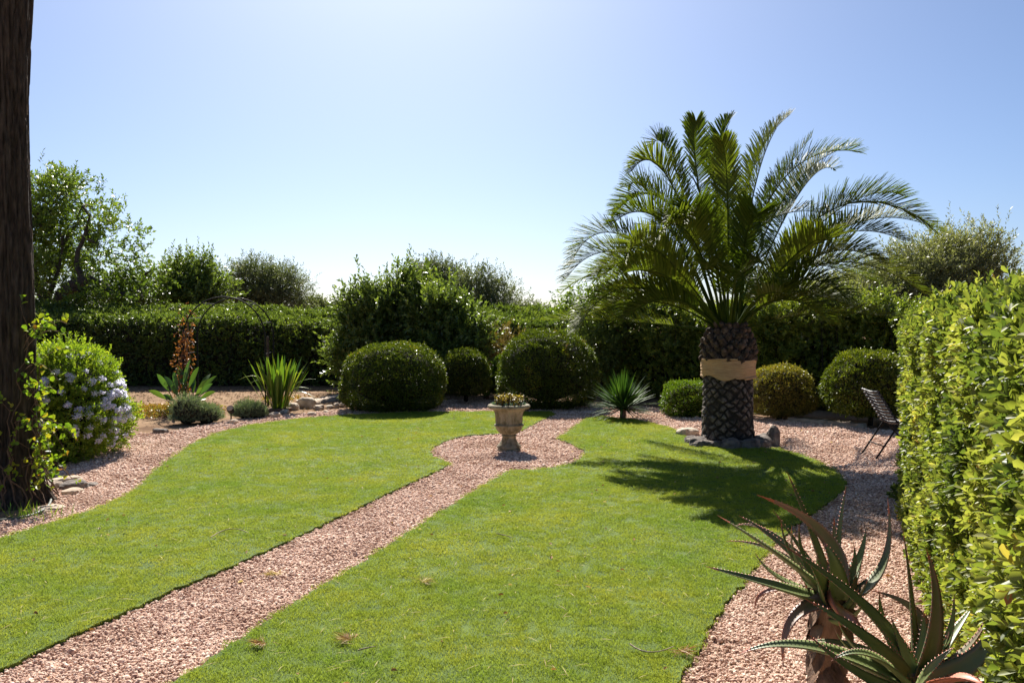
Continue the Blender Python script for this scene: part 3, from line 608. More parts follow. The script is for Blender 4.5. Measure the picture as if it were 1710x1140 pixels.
# carob tree at the left, twisted limbs showing
cs = [([q(95, 560, 25.4), q(90, 520, 25.4), q(75, 497, 25.4), q(60, 470, 25.6), q(52, 430, 25.6), q(50, 380, 25.7)], [.22, .2, .17, .13, .09, .05]),
      ([q(92, 520, 25.4), q(105, 492, 25.2), q(125, 474, 25.0), q(145, 468, 24.8), q(170, 478, 24.7), q(195, 490, 24.6), q(235, 497, 24.6)], [.2, .22, .21, .19, .15, .1, .05]),
      ([q(140, 468, 24.8), q(128, 445, 24.8), q(130, 420, 24.9), q(140, 398, 24.9), q(150, 360, 25.0)], [.1, .085, .07, .055, .03]),
      ([q(80, 500, 25.4), q(88, 475, 25.2), q(98, 450, 25.2), q(105, 410, 25.3)], [.09, .07, .05, .03])]
tree('carob_tree', 'tall open tree with twisted dark limbs behind the hedge at the big trunk', (P(95, 560, 26).x, 26), [blob(70, 370, 26.2, 62, 85), blob(115, 355, 25.8, 60, 60), blob(190, 420, 25.4, 42, 68), blob(235, 455, 25.2, 32, 42), blob(90, 455, 26, 75, 45), blob(20, 400, 26.5, 50, 100), blob(190, 492, 25.2, 85, 26), blob(120, 512, 25, 70, 22), blob(215, 505, 24.6, 60, 20)], .2, 470, 7, .125, .058, M['carob'], 31, sl=.42, k=10, limbs=26, clr=.3, spine=cs, up=.2)
tree('garden_tree', 'bright green upright tree between the open tree and the grey olive', (P(318, 560, 27).x, 27), [blob(320, 500, 27, 41, 42), blob(330, 472, 27, 14, 28), blob(292, 492, 27, 18, 28), blob(355, 494, 27, 12, 25)], .1, 190, 8, .12, .055, M['laurel'], 32, sl=.7, k=16, clr=.3, up=.9)
tree('olive_tree', 'round grey-green olive tree rising behind the top of the arch', (P(445, 560, 31).x, 31), [blob(430, 478, 31, 42, 36), blob(470, 490, 31, 40, 38), blob(400, 500, 31, 28, 25), blob(500, 515, 31, 22, 18)], .14, 420, 9, .10, .03, M['olive'], 33, sl=.42, k=10, clr=.3, limbs=24)
for i, (px, py, rx, rz, lab) in enumerate([(545, 527, 30, 15, 'small distant grey-green bush right of the olive tree'), (885, 532, 28, 17, 'small distant yellowish bush in the gap right of the tree group'), (520, 520, 16, 12, 'tiny distant bush touching the olive tree')]):
    tree('distant_bush', lab, (P(px, 550, 36).x, 36), [blob(px, py, 36, rx, rz)], .05, 110, 9, .12, .045, M['olive'], 50 + i, sl=.35, clr=.2, cat='bush')
# central group
tree('laurel_tree', 'leafy green laurel at the left end of the centre tree group', (P(615, 640, 20).x, 20), [blob(625, 546, 20, 37, 50), blob(600, 531, 20, 16, 25), blob(640, 511, 20, 12, 22), blob(610, 601, 20, 37, 45)], .07, 230, 9, .11, .048, M['laurel'], 41, sl=.55, k=16, clr=.26, up=.8)
tree('laurel_tree', 'tallest laurel of the centre group with a pointed top', (P(688, 640, 20.3).x, 20.3), [blob(688, 526, 20.3, 23, 55), blob(684, 481, 20.3, 11, 22), blob(672, 596, 20.3, 36, 50)], .07, 200, 9, .11, .048, M['laurel'], 42, sl=.55, k=16, clr=.26, up=.9)
tree('laurel_tree', 'broad bright laurel behind the ball bush, right of the pointed one', (P(745, 640, 19.6).x, 19.6), [blob(735, 546, 19.6, 34, 50), blob(757, 488, 19.6, 9, 20), blob(775, 571, 19.6, 31, 35), blob(740, 606, 19.6, 43, 40)], .07, 230, 9, .11, .048, M['laurel'], 43, sl=.55, k=16, clr=.26, up=.7)
tree('olive_tree', 'dark dull olive tree peeping above the laurels', (P(735, 560, 27).x, 27), [blob(730, 490, 27, 42, 48), blob(715, 465, 27, 25, 24)], .12, 260, 9, .09, .032, M['olive'], 44, sl=.35, clr=.25)
tree('olive_tree', 'dark rounded olive tree at the right end of the centre group', (P(810, 570, 26).x, 26), [blob(795, 495, 26, 34, 42), blob(830, 515, 26, 35, 42), blob(815, 545, 26, 45, 30)], .12, 380, 9, .09, .032, M['olive'], 45, sl=.35, clr=.25)
tree('brown_shrub', 'brownish dry-looking shrub behind the ball bush and the tallest dome', (P(822, 620, 20).x, 20), [blob(822, 585, 20, 46, 36), blob(850, 570, 20, 30, 24), blob(790, 590, 20, 22, 28)], .04, 120, 7, .06, .026, M['brown_shrub'], 46, sl=.2, clr=.16, cat='shrub')
tree('slim_tree', 'slim brown-trunked tree left of the palm with a thin crown', (P(1036, 650, 19).x, 19), [blob(985, 520, 19, 55, 38), blob(1040, 500, 19, 55, 30), blob(955, 498, 19.2, 22, 26), blob(1085, 510, 19, 40, 28)], .1, 130, 7, .09, .042, M['carob'], 47, sl=.3, k=9, clr=.22, tm='trunk_brown', spine=[([q(1036, 660, 19), q(1040, 600, 19), q(1046, 560, 19), q(1052, 520, 19)], [.1, .09, .085, .07])])
tree('olive_tree', 'wide silvery olive tree showing above the right hedge beyond the palm', (P(1560, 560, 21).x, 21), [blob(1560, 470, 21, 85, 62), blob(1620, 455, 21, 55, 55), blob(1500, 490, 21, 60, 55), blob(1640, 430, 21, 35, 38), blob(1570, 425, 21, 30, 28)], .18, 620, 10, .09, .028, M['olive_silver'], 48, sl=.4, k=11, clr=.3, limbs=30, up=.5)
tree('olive_tree', 'lower dull olive tree half hidden behind the palm fronds', (P(1400, 560, 20.5).x, 20.5), [blob(1400, 508, 20.5, 70, 34), blob(1340, 515, 20.5, 40, 24), blob(1450, 500, 20.5, 50, 36)], .12, 380, 9, .09, .03, M['olive_silver'], 49, sl=.32, k=10, clr=.25)

for i, (px, py, d_, rx, rz, m_, lab) in enumerate([
    (1300, 528, 17.0, 36, 32, 'hedge_right', 'rounded yellow-green shrub topping the loose hedge just right of the palm trunk'),
    (1385, 520, 16.6, 44, 36, 'olive_silver', 'pale olive shrub swelling above the loose hedge, behind the reddish bush'),
    (1465, 530, 16.0, 34, 34, 'hedge_right', 'ragged yellow-green shrub topping the loose hedge behind the olive green ball bush'),
    (1110, 540, 18.4, 46, 36, 'hedge_right', 'ragged green shrub behind the yucca, left of the palm trunk'),
    (1000, 570, 18.8, 36, 40, 'laurel', 'fresh green shrub just behind the tallest dome bush')]):
    tree('loose_shrub', lab, (P(px, 600, d_).x, d_), [blob(px, py, d_, rx, rz), blob(px + 8, py + 40, d_, rx * .9, rz * .9)], .04, 110, 7, .075, .034, M[m_], 200 + i, sl=.28, k=9, clr=.16, cat='shrub', up=.6)
# ---------------------------------------------------------------- big trunk at the left and its creeper
def big_trunk():
    x0, y0 = G(5, 838); root = thing('tree', (x0, y0, 0), 'massive dark grooved trunk of a tall tree with creeper round its foot', 'tree')
    b = B(); sides = 200; rows = []; zs = np.concatenate([np.linspace(-.05, 1.2, 60), np.linspace(1.22, 5.2, 150), np.linspace(5.3, 7.5, 20)])
    a = np.arange(sides) * 2 * math.pi / sides
    for z in zs:
        r = .215 + .22 * math.exp(-max(z, 0) / .26) + .02 * math.sin(z * 1.3) + .018 * z * .2
        r = r + .035 * max(0, z - 2.8) * .6
        an = np.array([noise.noise(Vector((math.cos(t) * 5.5, math.sin(t) * 5.5, z * .5))) for t in a]); fl = .05 * math.exp(-max(z, 0) / .3) * np.sin(a * 7 + .6)
        fn = np.array([min(.35, abs(noise.noise(Vector((math.cos(t) * 11, math.sin(t) * 11, z * 1.6)))) + .5 * abs(noise.noise(Vector((math.cos(t) * 22, math.sin(t) * 22, z * 3.5))))) for t in a])
        rr = r + an * .03 + fn * .11 - .02 + fl
        cx = x0 + .01 * z + .03 * math.sin(z * .9); rows.append(np.stack([cx + np.cos(a) * rr, y0 + np.sin(a) * rr, np.full(sides, z)], 1))
    n = len(zs); b.add(np.concatenate(rows), [(i * sides + k, i * sides + (k + 1) % sides, (i + 1) * sides + (k + 1) % sides, (i + 1) * sides + k) for i in range(n - 1) for k in range(sides)])
    b.build('trunk', M['bark'], root, smooth=True)
    # crown well above the frame
    rgx = np.random.default_rng(61); b = B()
    for i in range(14):
        t = i / 14 * 6.28; e = (x0 + math.cos(t) * rgx.uniform(1, 2), y0 + math.sin(t) * rgx.uniform(1, 2), rgx.uniform(8.6, 10))
        tube(b, bez((x0, y0, 7.3), ((x0 + e[0]) / 2, (y0 + e[1]) / 2, 8.6), e, 6), np.linspace(.1, .02, 6), 6)
    b.build('branch', M['bark'], root, smooth=True)
    b = B(); n = 2600; D = nrm(rgx.normal(size=(n, 3))); Pt = np.array([x0, y0, 9.4]) + D * rgx.uniform(.3, 1, (n, 1)) * [2, 2, 1.3]
    sprigs(b, rgx, Pt, D + [0, 0, .2], .3, 8, .12, .05); b.build('crown', M['carob'], root)
    # creeper
    v = thing('creeper', (x0, y0, 0), 'yellow-green creeper with some rusty leaves climbing the big trunk', 'creeper')
    bs = B(); bl = B()
    for i in range(20):
        a0 = rgx.uniform(-2.6, .9); pts = []; z = 0; aa = a0; top = rgx.uniform(.7, 2.05)
        while z < top:
            rr = .27 + .15 * math.exp(-z / .22) + .035 + .05 * rgx.random(); pts.append((x0 + math.cos(aa) * rr, y0 + math.sin(aa) * rr, z)); z += .09; aa += rgx.normal(0, .12)
        tube(bs, pts, np.linspace(.008, .003, len(pts)), 5, cap=False)
        for p in pts[2::1]:
            if rgx.random() < .62:
                Pp = np.array([p]); sprigs(bl, rgx, Pp, np.array([[math.cos(aa) * .8, math.sin(aa) * .8, .3]]) + rgx.normal(0, .5, (1, 3)), .08, 3, .055, .042, fine=True)
    for i in range(18):   # trailing stems on the bush side
        s0 = np.array([x0 + .33, y0 - .1 + rgx.normal(0, .12), rgx.uniform(.3, 1.75)]); e = s0 + [rgx.uniform(.1, .42), rgx.uniform(-.25, .25), rgx.uniform(-.3, .25)]
        pp = bez(s0, (s0 + e) / 2 + [0, 0, .1], e, 8); tube(bs, pp, .003, 4, cap=False)
        sprigs(bl, rgx, pp[2:], rgx.normal(0, 1, (6, 3)) + [0, -.4, .4], .05, 3, .055, .04, fine=True)
    bs.build('stems', M['trunk_brown'], v); bl.build('leaves', M['vine'], v)
    h = B(); tube(h, bez((*G(0, 872), .02), (*G(70, 858), .03), (*G(84, 828), .02), 12), .012, 7); setp(h.build('garden_hose', M['hose'], origin=(*G(0, 872), 0)), 'grey-green irrigation hose curving round the foot of the trunk', 'hose')
    bw = B(); n = 120; w0 = np.array(G(40, 866)); pp = np.column_stack([w0[0] + rgx.normal(0, .25, n), w0[1] + rgx.normal(0, .08, n), np.zeros(n)])
    leaves(bw, pp, rgx.normal(0, .5, (n, 3)) + [0, 0, 1], rgx.normal(size=(n, 3)), rgx.uniform(.06, .18, n), .008, rgx.uniform(0, 1, n)); setp(bw.build('weeds', M['strap'], origin=(w0[0], w0[1], 0)), 'thin green weeds at the foot of the big trunk', 'weeds', kind='stuff')
big_trunk()
# ---------------------------------------------------------------- flowering bush
def plumbago():
    rgx = np.random.default_rng(71); c = cpx(112, 10.5); r = .58; h = 1.38
    root = thing('flowering_bush', (c[0], c[1], 0), 'rounded light green bush covered in pale blue flower heads', 'bush')
    V, N = dome_surface(rgx, 5200, c, r, .7, h, .05, 2.0)
    V += N * ((fbm(V, 3, 5) * .14) - rgx.exponential(.06, len(V)))[:, None]; k = V[:, 2] > .05; V, N = V[k], N[k]
    b = B(); sprigs(b, rgx, V, N * .7 + rgx.normal(0, .4, V.shape) + [0, 0, .6], rgx.uniform(.06, .17, len(V)), 10, .042, .016, fine=True)
    V2, N2 = dome_surface(rgx, 110, c, r * .9, .63, h, .7, 2.0); k = V2[:, 2] > 1.0
    sprigs(b, rgx, V2[k], N2[k] * .5 + [0, 0, 1] + rgx.normal(0, .2, V2[k].shape), .22, 16, .04, .014, fine=True)
    b.build('foliage', M['plumbago'], root)
    b = B(); core_dome(b, c, r, .7, h, .03, .8); b.build('dark_core_branches', M['core_twigs'], root)  # added dark core for the shaded inside, no modelled branches
    V, N = dome_surface(rgx, 1900, c, r * 1.04, .72, h * .99, .1, 2.0)
    wgt = np.clip(N[:, 0] * .7 + .75, 0, 1) * np.clip((V[:, 2] - .15) * 2.2, 0, 1) * (N[:, 1] < .45) * np.clip(1.25 - (V[:, 2] - .95) * 2.6, 0, 1); k = rgx.uniform(0, 1, len(V)) < wgt * .26; V, N = V[k], N[k]
    b = B()
    for p, nn in zip(V, N):
        m2 = 60; d = nrm(rgx.normal(size=(m2, 3)) * .8 + nn + [0, 0, .3]); rr = rgx.uniform(.032, .055)
        pc = p + nn * .03 + d * rr * [1, 1, .7]
        leaves(b, pc, nrm(rgx.normal(size=(m2, 3)) + d * .2), d, .027, .021, rgx.uniform(0, 1, m2), fold=.05, droop=0)
    b.build('blossoms', M['flower'], root)
plumbago()

# ---------------------------------------------------------------- strap and blade plants
def strap(b, base, tip_, wmax, n=8, droop=None, fold=.25, rnd=.5, up=(0, 0, 1), prof=None, mid=None):
    base, tip_ = np.array(base, float), np.array(tip_, float)
    m = (base + tip_) / 2 + np.array([0, 0, np.linalg.norm(tip_ - base) * (.12 if droop is None else droop)]) if mid is None else np.array(mid, float)
    c = bez(base, m, tip_, n); T = nrm(np.gradient(c, axis=0)); S = nrm(np.cross(T, np.array(up) + .001)); Nn = np.cross(S, T)
    t = np.linspace(0, 1, n); w_ = wmax * (np.interp(t, [0, .12, .5, .8, 1], [.35, .6, 1, .7, .02]) if prof is None else np.interp(t, *prof)) / 2
    A = np.stack([c + S * w_[:, None] + Nn * (w_ * fold)[:, None], c, c - S * w_[:, None] + Nn * (w_ * fold)[:, None]], 1).reshape(-1, 3)
    f = [(i * 3 + k, i * 3 + k + 1, i * 3 + k + 4, i * 3 + k + 3) for i in range(n - 1) for k in (0, 1)]
    b.add(A, f, np.full(len(f), rnd))
def rosette(name, label, c, n, Lr, er, wd, m, seed, droop=.1, z0=.05, r0=.06, cat='plant', prof=None, stem=None, nseg=7):
    rgx = np.random.default_rng(seed); root = thing(name, (c[0], c[1], 0), label, cat); b = B()
    for i in range(n):
        a = rgx.uniform(0, 6.28); el = R(rgx.uniform(*er)); L = rgx.uniform(*Lr)
        bp = np.array([c[0] + math.cos(a) * r0 * rgx.random(), c[1] + math.sin(a) * r0 * rgx.random(), z0 + rgx.uniform(0, .06)])
        tp = bp + L * np.array([math.cos(a) * math.cos(el), math.sin(a) * math.cos(el), math.sin(el)]); tp[2] = max(tp[2], .02)
        strap(b, bp, tp, wd * rgx.uniform(.7, 1.1), nseg, droop * rgx.uniform(.3, 1.8), rnd=rgx.random(), prof=prof)
    b.build('leaves', m, root)
    b = B(); tube(b, [(c[0], c[1], -.02), (c[0], c[1], z0 + .05)], [stem or r0 * 1.1] * 2, 10, rough=.1); b.build('stem', M['trunk_brown'], root); return root
yc = G(1040, 701)
rosette('yucca', 'spiky dark green yucca left of the palm trunk', yc, 300, (.45, .75), (-18, 88), .040, M['yucca'], 81, .02, z0=.17, r0=.05, prof=([0, .1, .5, 1], [.6, .9, 1, .02]), nseg=5)
rosette('agave', 'small yellow-green spiky plant between the ball bush and the tallest dome', G(812, 668), 34, (.2, .42), (5, 80), .04, M['strap'], 82, .05, z0=.05)
sc_ = G(465, 687)
rosette('strap_leaf_plant', 'tall fan of yellow-green strap leaves at the foot of the arch', sc_, 85, (.75, 1.12), (58, 88), .075, M['strap'], 83, .03, z0=.02, r0=.22, prof=([0, .3, .65, .85, 1], [.25, .45, 1, .7, .02]))
def arching():
    rgx = np.random.default_rng(84); root = [o for o in bpy.data.objects if o.name.startswith('strap_leaf_plant')][0]; b = B()
    x, y = sc_
    for dx, dz, mz in ((-.72, .62, .62), (-.5, .55, .55), (.62, .42, .42), (.85, .18, .38), (.5, .75, .6), (.7, .62, .5), (-.3, .9, .6)):
        strap(b, (x + dx * .1, y, .03), (x + dx, y - rgx.uniform(-.2, .3), dz), .055, 9, rnd=rgx.random(), mid=(x + dx * .42, y, mz))
    b.build('leaves', M['strap'], root)
arching()
def paddle_plant():
    rgx = np.random.default_rng(85); c = G(310, 692); root = thing('bird_of_paradise', (c[0], c[1], 0), 'paddle-leaved plant behind the large lavender at the left foot of the arch', 'plant'); b = B(); bs = B()
    tips = [(x_, y_ - 8) for x_, y_ in [(262, 632), (274, 636), (248, 660), (290, 628), (315, 615), (325, 632), (352, 632), (362, 635), (355, 648), (360, 662), (305, 640), (340, 655), (285, 650), (300, 622), (332, 620), (345, 672), (270, 668), (318, 608), (296, 618), (325, 640), (350, 640)]]
    for i, (px, py) in enumerate(tips):
        e = P(px, py, 15.6 + rgx.uniform(-.5, .5)); s = Vector((c[0] + rgx.normal(0, .07), c[1] + rgx.normal(0, .07), .02)); m = s.lerp(e, .5) + Vector((0, 0, .06))
        tube(bs, bez(s, m.lerp(s, .5), m, 5), .009, 5); strap(b, m, e, .10, 8, rnd=rgx.random(), mid=m.lerp(e, .5) + Vector((0, 0, .025)), up=(.2 * rgx.normal(), -1, .5), prof=([0, .2, .5, .8, 1], [.15, .75, 1, .7, .03]))
    b.build('leaves', M['paddle'], root); bs.build('stalks', M['strap'], root)
paddle_plant()
def lavender(label, lobes, seed):
    rgx = np.random.default_rng(seed); c0 = lobes[0]; root = thing('lavender_bush', (c0[0], c0[1], 0), label, 'lavender bush'); b = B(); bc = B()
    for (x, y, r, h) in lobes:
        n = int(2600 * r / .35); D = nrm(rgx.normal(size=(n, 3))); D[:, 2] = abs(D[:, 2]) * .9 + .08; D = nrm(D)
        Pt = np.array([x, y, .03]) + D * rgx.uniform(.35, .86, (n, 1)) * [r, r, h] * (1 + .25 * fbm(D, 2.5, seed)[:, None])
        sprigs(b, rgx, Pt, D + [0, 0, .5] + rgx.normal(0, .25, (n, 3)), .06, 7, .03, .006, spread=.6); core_dome(bc, (x, y), r * .8, r * .8, h * .8, .0, .85)
    b.build('foliage', M['lavender'], root); bc.build('dark_core_branches', M['core_twigs'], root)  # lobe cores are added dark filling for interior shade, not modelled branches
l1 = G(315, 709); l2 = G(345, 706); l3 = G(412, 699)
lavender('large grey-green lavender bush at the edge of the gravel', [(l1[0] - .05, l1[1] + .1, .34, .56), (l2[0], l2[1], .30, .36)], 91)
lavender('small low lavender bush beside the black spotlight', [(l3[0], l3[1], .30, .32), (l3[0] + .16, l3[1] + .05, .2, .27)], 92)
# garden spotlight
def spot():
    x, y = G(386, 705); root = thing('garden_spotlight', (x, y, 0), 'black garden spotlight with pale glass face in front of the small lavender', 'spotlight')
    b = B(); tube(b, [(x, y, -.02), (x, y, .16)], .012, 8); b.build('spike', M['black_metal'], root)
    b = B(); tube(b, [(x + .02, y + .04, .17), (x + .0, y - .0, .20), (x - .0, y - .06, .25)], [.03, .055, .06], 16); b.build('housing', M['black_metal'], root, smooth=False)
    b = B(); tube(b, [(x - .0, y - .0605, .2505), (x, y - .066, .255)], [.052, .052], 16); b.build('glass', M['pale_stone'], root)
spot()
# low weeds on soil patch
def weeds():
    rgx = np.random.default_rng(95)
    for (px, py, rx, ry, n, lab) in [(255, 692, 1.0, .7, 2200, 'low rusty and yellow creeping weeds on the soil beside the paddle-leaved plant'), (480, 672, .5, .5, 160, 'sparse green weeds near the strap-leaved plant')]:
        x, y = G(px, py); p = np.column_stack([x + rgx.normal(0, rx * .5, n), y + rgx.normal(0, ry * .5, n), rgx.uniform(.02, .1, n)])
        b = B(); sprigs(b, rgx, p, rgx.normal(0, .6, (n, 3)) + [0, 0, 1], .05, 4, .045, .025); setp(b.build('creeping_weeds', M['weed'], origin=(x, y, 0)), lab, 'weeds', kind='stuff')
weeds()

# ---------------------------------------------------------------- metal arch and the dry climber
def arch():
    A = P(306, 600, 15.8); Bp = P(443, 600, 15.8); x0, x1 = A.x, Bp.x; d0, d1 = 15.8, 16.6
    root = thing('garden_arch', ((x0 + x1) / 2, (d0 + d1) / 2, 0), 'thin black metal garden arch of two tall hoops', 'arch')
    hoops = []
    for dd, inset in ((d0, 0), (d1, .02)):
        r = (x1 - x0) / 2 - inset; cx = (x0 + x1) / 2 + (0 if dd == d0 else -.05); zc = 2.2 - r
        pts = [(cx - r, dd, z) for z in np.linspace(-.1, zc, 6)[:-1]] + [(cx - r * math.cos(t), dd, zc + r * math.sin(t)) for t in np.linspace(0, math.pi, 26)] + [(cx + r, dd, z) for z in np.linspace(zc, -.1, 6)[1:]]
        b = B(); tube(b, pts, .014, 7); b.build('hoop', M['black_metal'], root); hoops.append(pts)
    for i in (2, 4, 9, 13, 18, 22, 27, 31, 33):
        b = B(); tube(b, [hoops[0][i], hoops[1][i]], .006, 5); b.build('crossbar', M['black_metal'], root)
    rgx = np.random.default_rng(101); x = x0 + .03
    v = thing('climber', (x, d0 - .05, 0), 'withered rust-coloured climber on the left side of the arch', 'climber'); bs = B(); bl = B()
    for i in range(9):
        n = 14; z = np.linspace(0, rgx.uniform(1.1, 1.95), n); pts = np.column_stack([x + np.cumsum(rgx.normal(0, .035, n)) * .8, d0 + .0 + rgx.normal(0, .04, n), z]); pts[:, 0] = x + (pts[:, 0] - x) * np.interp(z, [0, .6, 2], [.4, 1.3, .5])
        tube(bs, pts, np.linspace(.012, .004, n), 5, cap=False)
        for p in pts[3:]:
            m2 = rgx.integers(1, 5); sprigs(bl, rgx, p + rgx.normal(0, .08, (m2, 3)), rgx.normal(0, 1, (m2, 3)), .04, 3, .05, .032)
    bs.build('stems', M['trunk_brown'], v); bl.build('leaves', M['rust_vine'], v)
arch()
b = B(); x, y = G(448, 677); tube(b, [(x, y, 0), (x, y, 1.42)], .028, 8); setp(b.build('wooden_stake', M['bark_grey'], origin=(x, y, 0)), 'weathered grey stake standing just beside the right side of the arch', 'stake')

# ---------------------------------------------------------------- urn with succulents
def urn():
    x, y = G(850, 753); root = thing('garden_urn', (x, y, 0), 'mossy fluted stone urn on a round foot in the gravel circle', 'urn'); S = 56
    fl = lambda amp, k, z0, z1: (lambda a, z: amp * np.cos(a * k) * (z0 < z < z1))
    b = B(); box(b, (x, y, .022), (.27, .27, .044)); lathe(b, [(.0, .044), (.15, .044), (.152, .055), (.145, .075), (.125, .095), (.105, .12), (.09, .15), (.084, .17), (.082, .185), (.095, .19), (.096, .2), (.083, .205), (0.08, .212)], S, origin=(x, y, 0)); b.build('foot', M['urn'], root, smooth=False)
    b = B(); prof = [(.079, .212), (.1, .222), (.13, .245), (.155, .275), (.168, .30), (.172, .315), (.183, .318), (.185, .335), (.172, .34)] + [(.166 + .0 * i, .345 + i * .02) for i in range(5)] + [(.168, .44), (.173, .47), (.186, .50), (.205, .52), (.222, .532)]
    def dsp(a, z):
        if .22 < z < .30: return .006 * np.cos(a * 22)
        if .345 < z < .48: return .0035 * np.cos(a * 26)
        return 0 * a
    lathe(b, prof, 176, dsp, origin=(x, y, 0)); b.build('bowl', M['urn'], root, smooth=True)
    b = B(); lathe(b, [(.222, .532), (.25, .535), (.264, .548), (.265, .565), (.255, .58), (.225, .586), (.212, .57), (.2, .54), (0, .535)], S, lambda a, z: .003 * np.sin(a * 5 + z * 40), origin=(x, y, 0)); b.build('rim', M['urn'], root, smooth=True)
    root.scale = (1.08, 1.08, 1.08)
    rgx = np.random.default_rng(111); pl = thing('succulent_plant', (x, y, .53), 'golden green succulents filling the urn', 'plant'); b = B(); bs = B(); bb = B()
    for i in range(120):
        a = rgx.uniform(0, 6.28); r = rgx.random() ** .5 * .165; p0 = np.array([x + math.cos(a) * r, y + math.sin(a) * r, .53]); hh = rgx.uniform(.07, .16) * (1.15 - r * 2); p1 = p0 + [rgx.normal(0, .02), rgx.normal(0, .02), hh + .03]
        tube(bs, [p0, p1], .004, 4); n = 14; t = rgx.uniform(.3, 1, n)[:, None]; aa = rgx.uniform(0, 6.28, n)
        leaves(b, p0 + (p1 - p0) * t, np.column_stack([np.cos(aa), np.sin(aa), rgx.uniform(.3, 1.4, n)]), np.tile([0, 0, 1.], (n, 1)), .024, .016, rgx.uniform(0, 1, n), fine=True)
    for i in range(24):
        a = rgx.uniform(0, 6.28); r = rgx.uniform(.14, .19); p = np.array([[x + math.cos(a) * r, y + math.sin(a) * r, .57]]); sprigs(bb, rgx, p, np.array([[math.cos(a) * .6, math.sin(a) * .6, 1]]), .02, 10, .035, .012, fine=True)
    b.build('leaves', M['succulent'], pl); bs.build('stems', M['trunk_brown'], pl); setp(bb.build('leaves', M['succulent_blue'], pl), 'bluish trailing leaves at the rim'); pl.location.z = .575; pl.scale = (1.08, 1.08, 1.08)
urn()

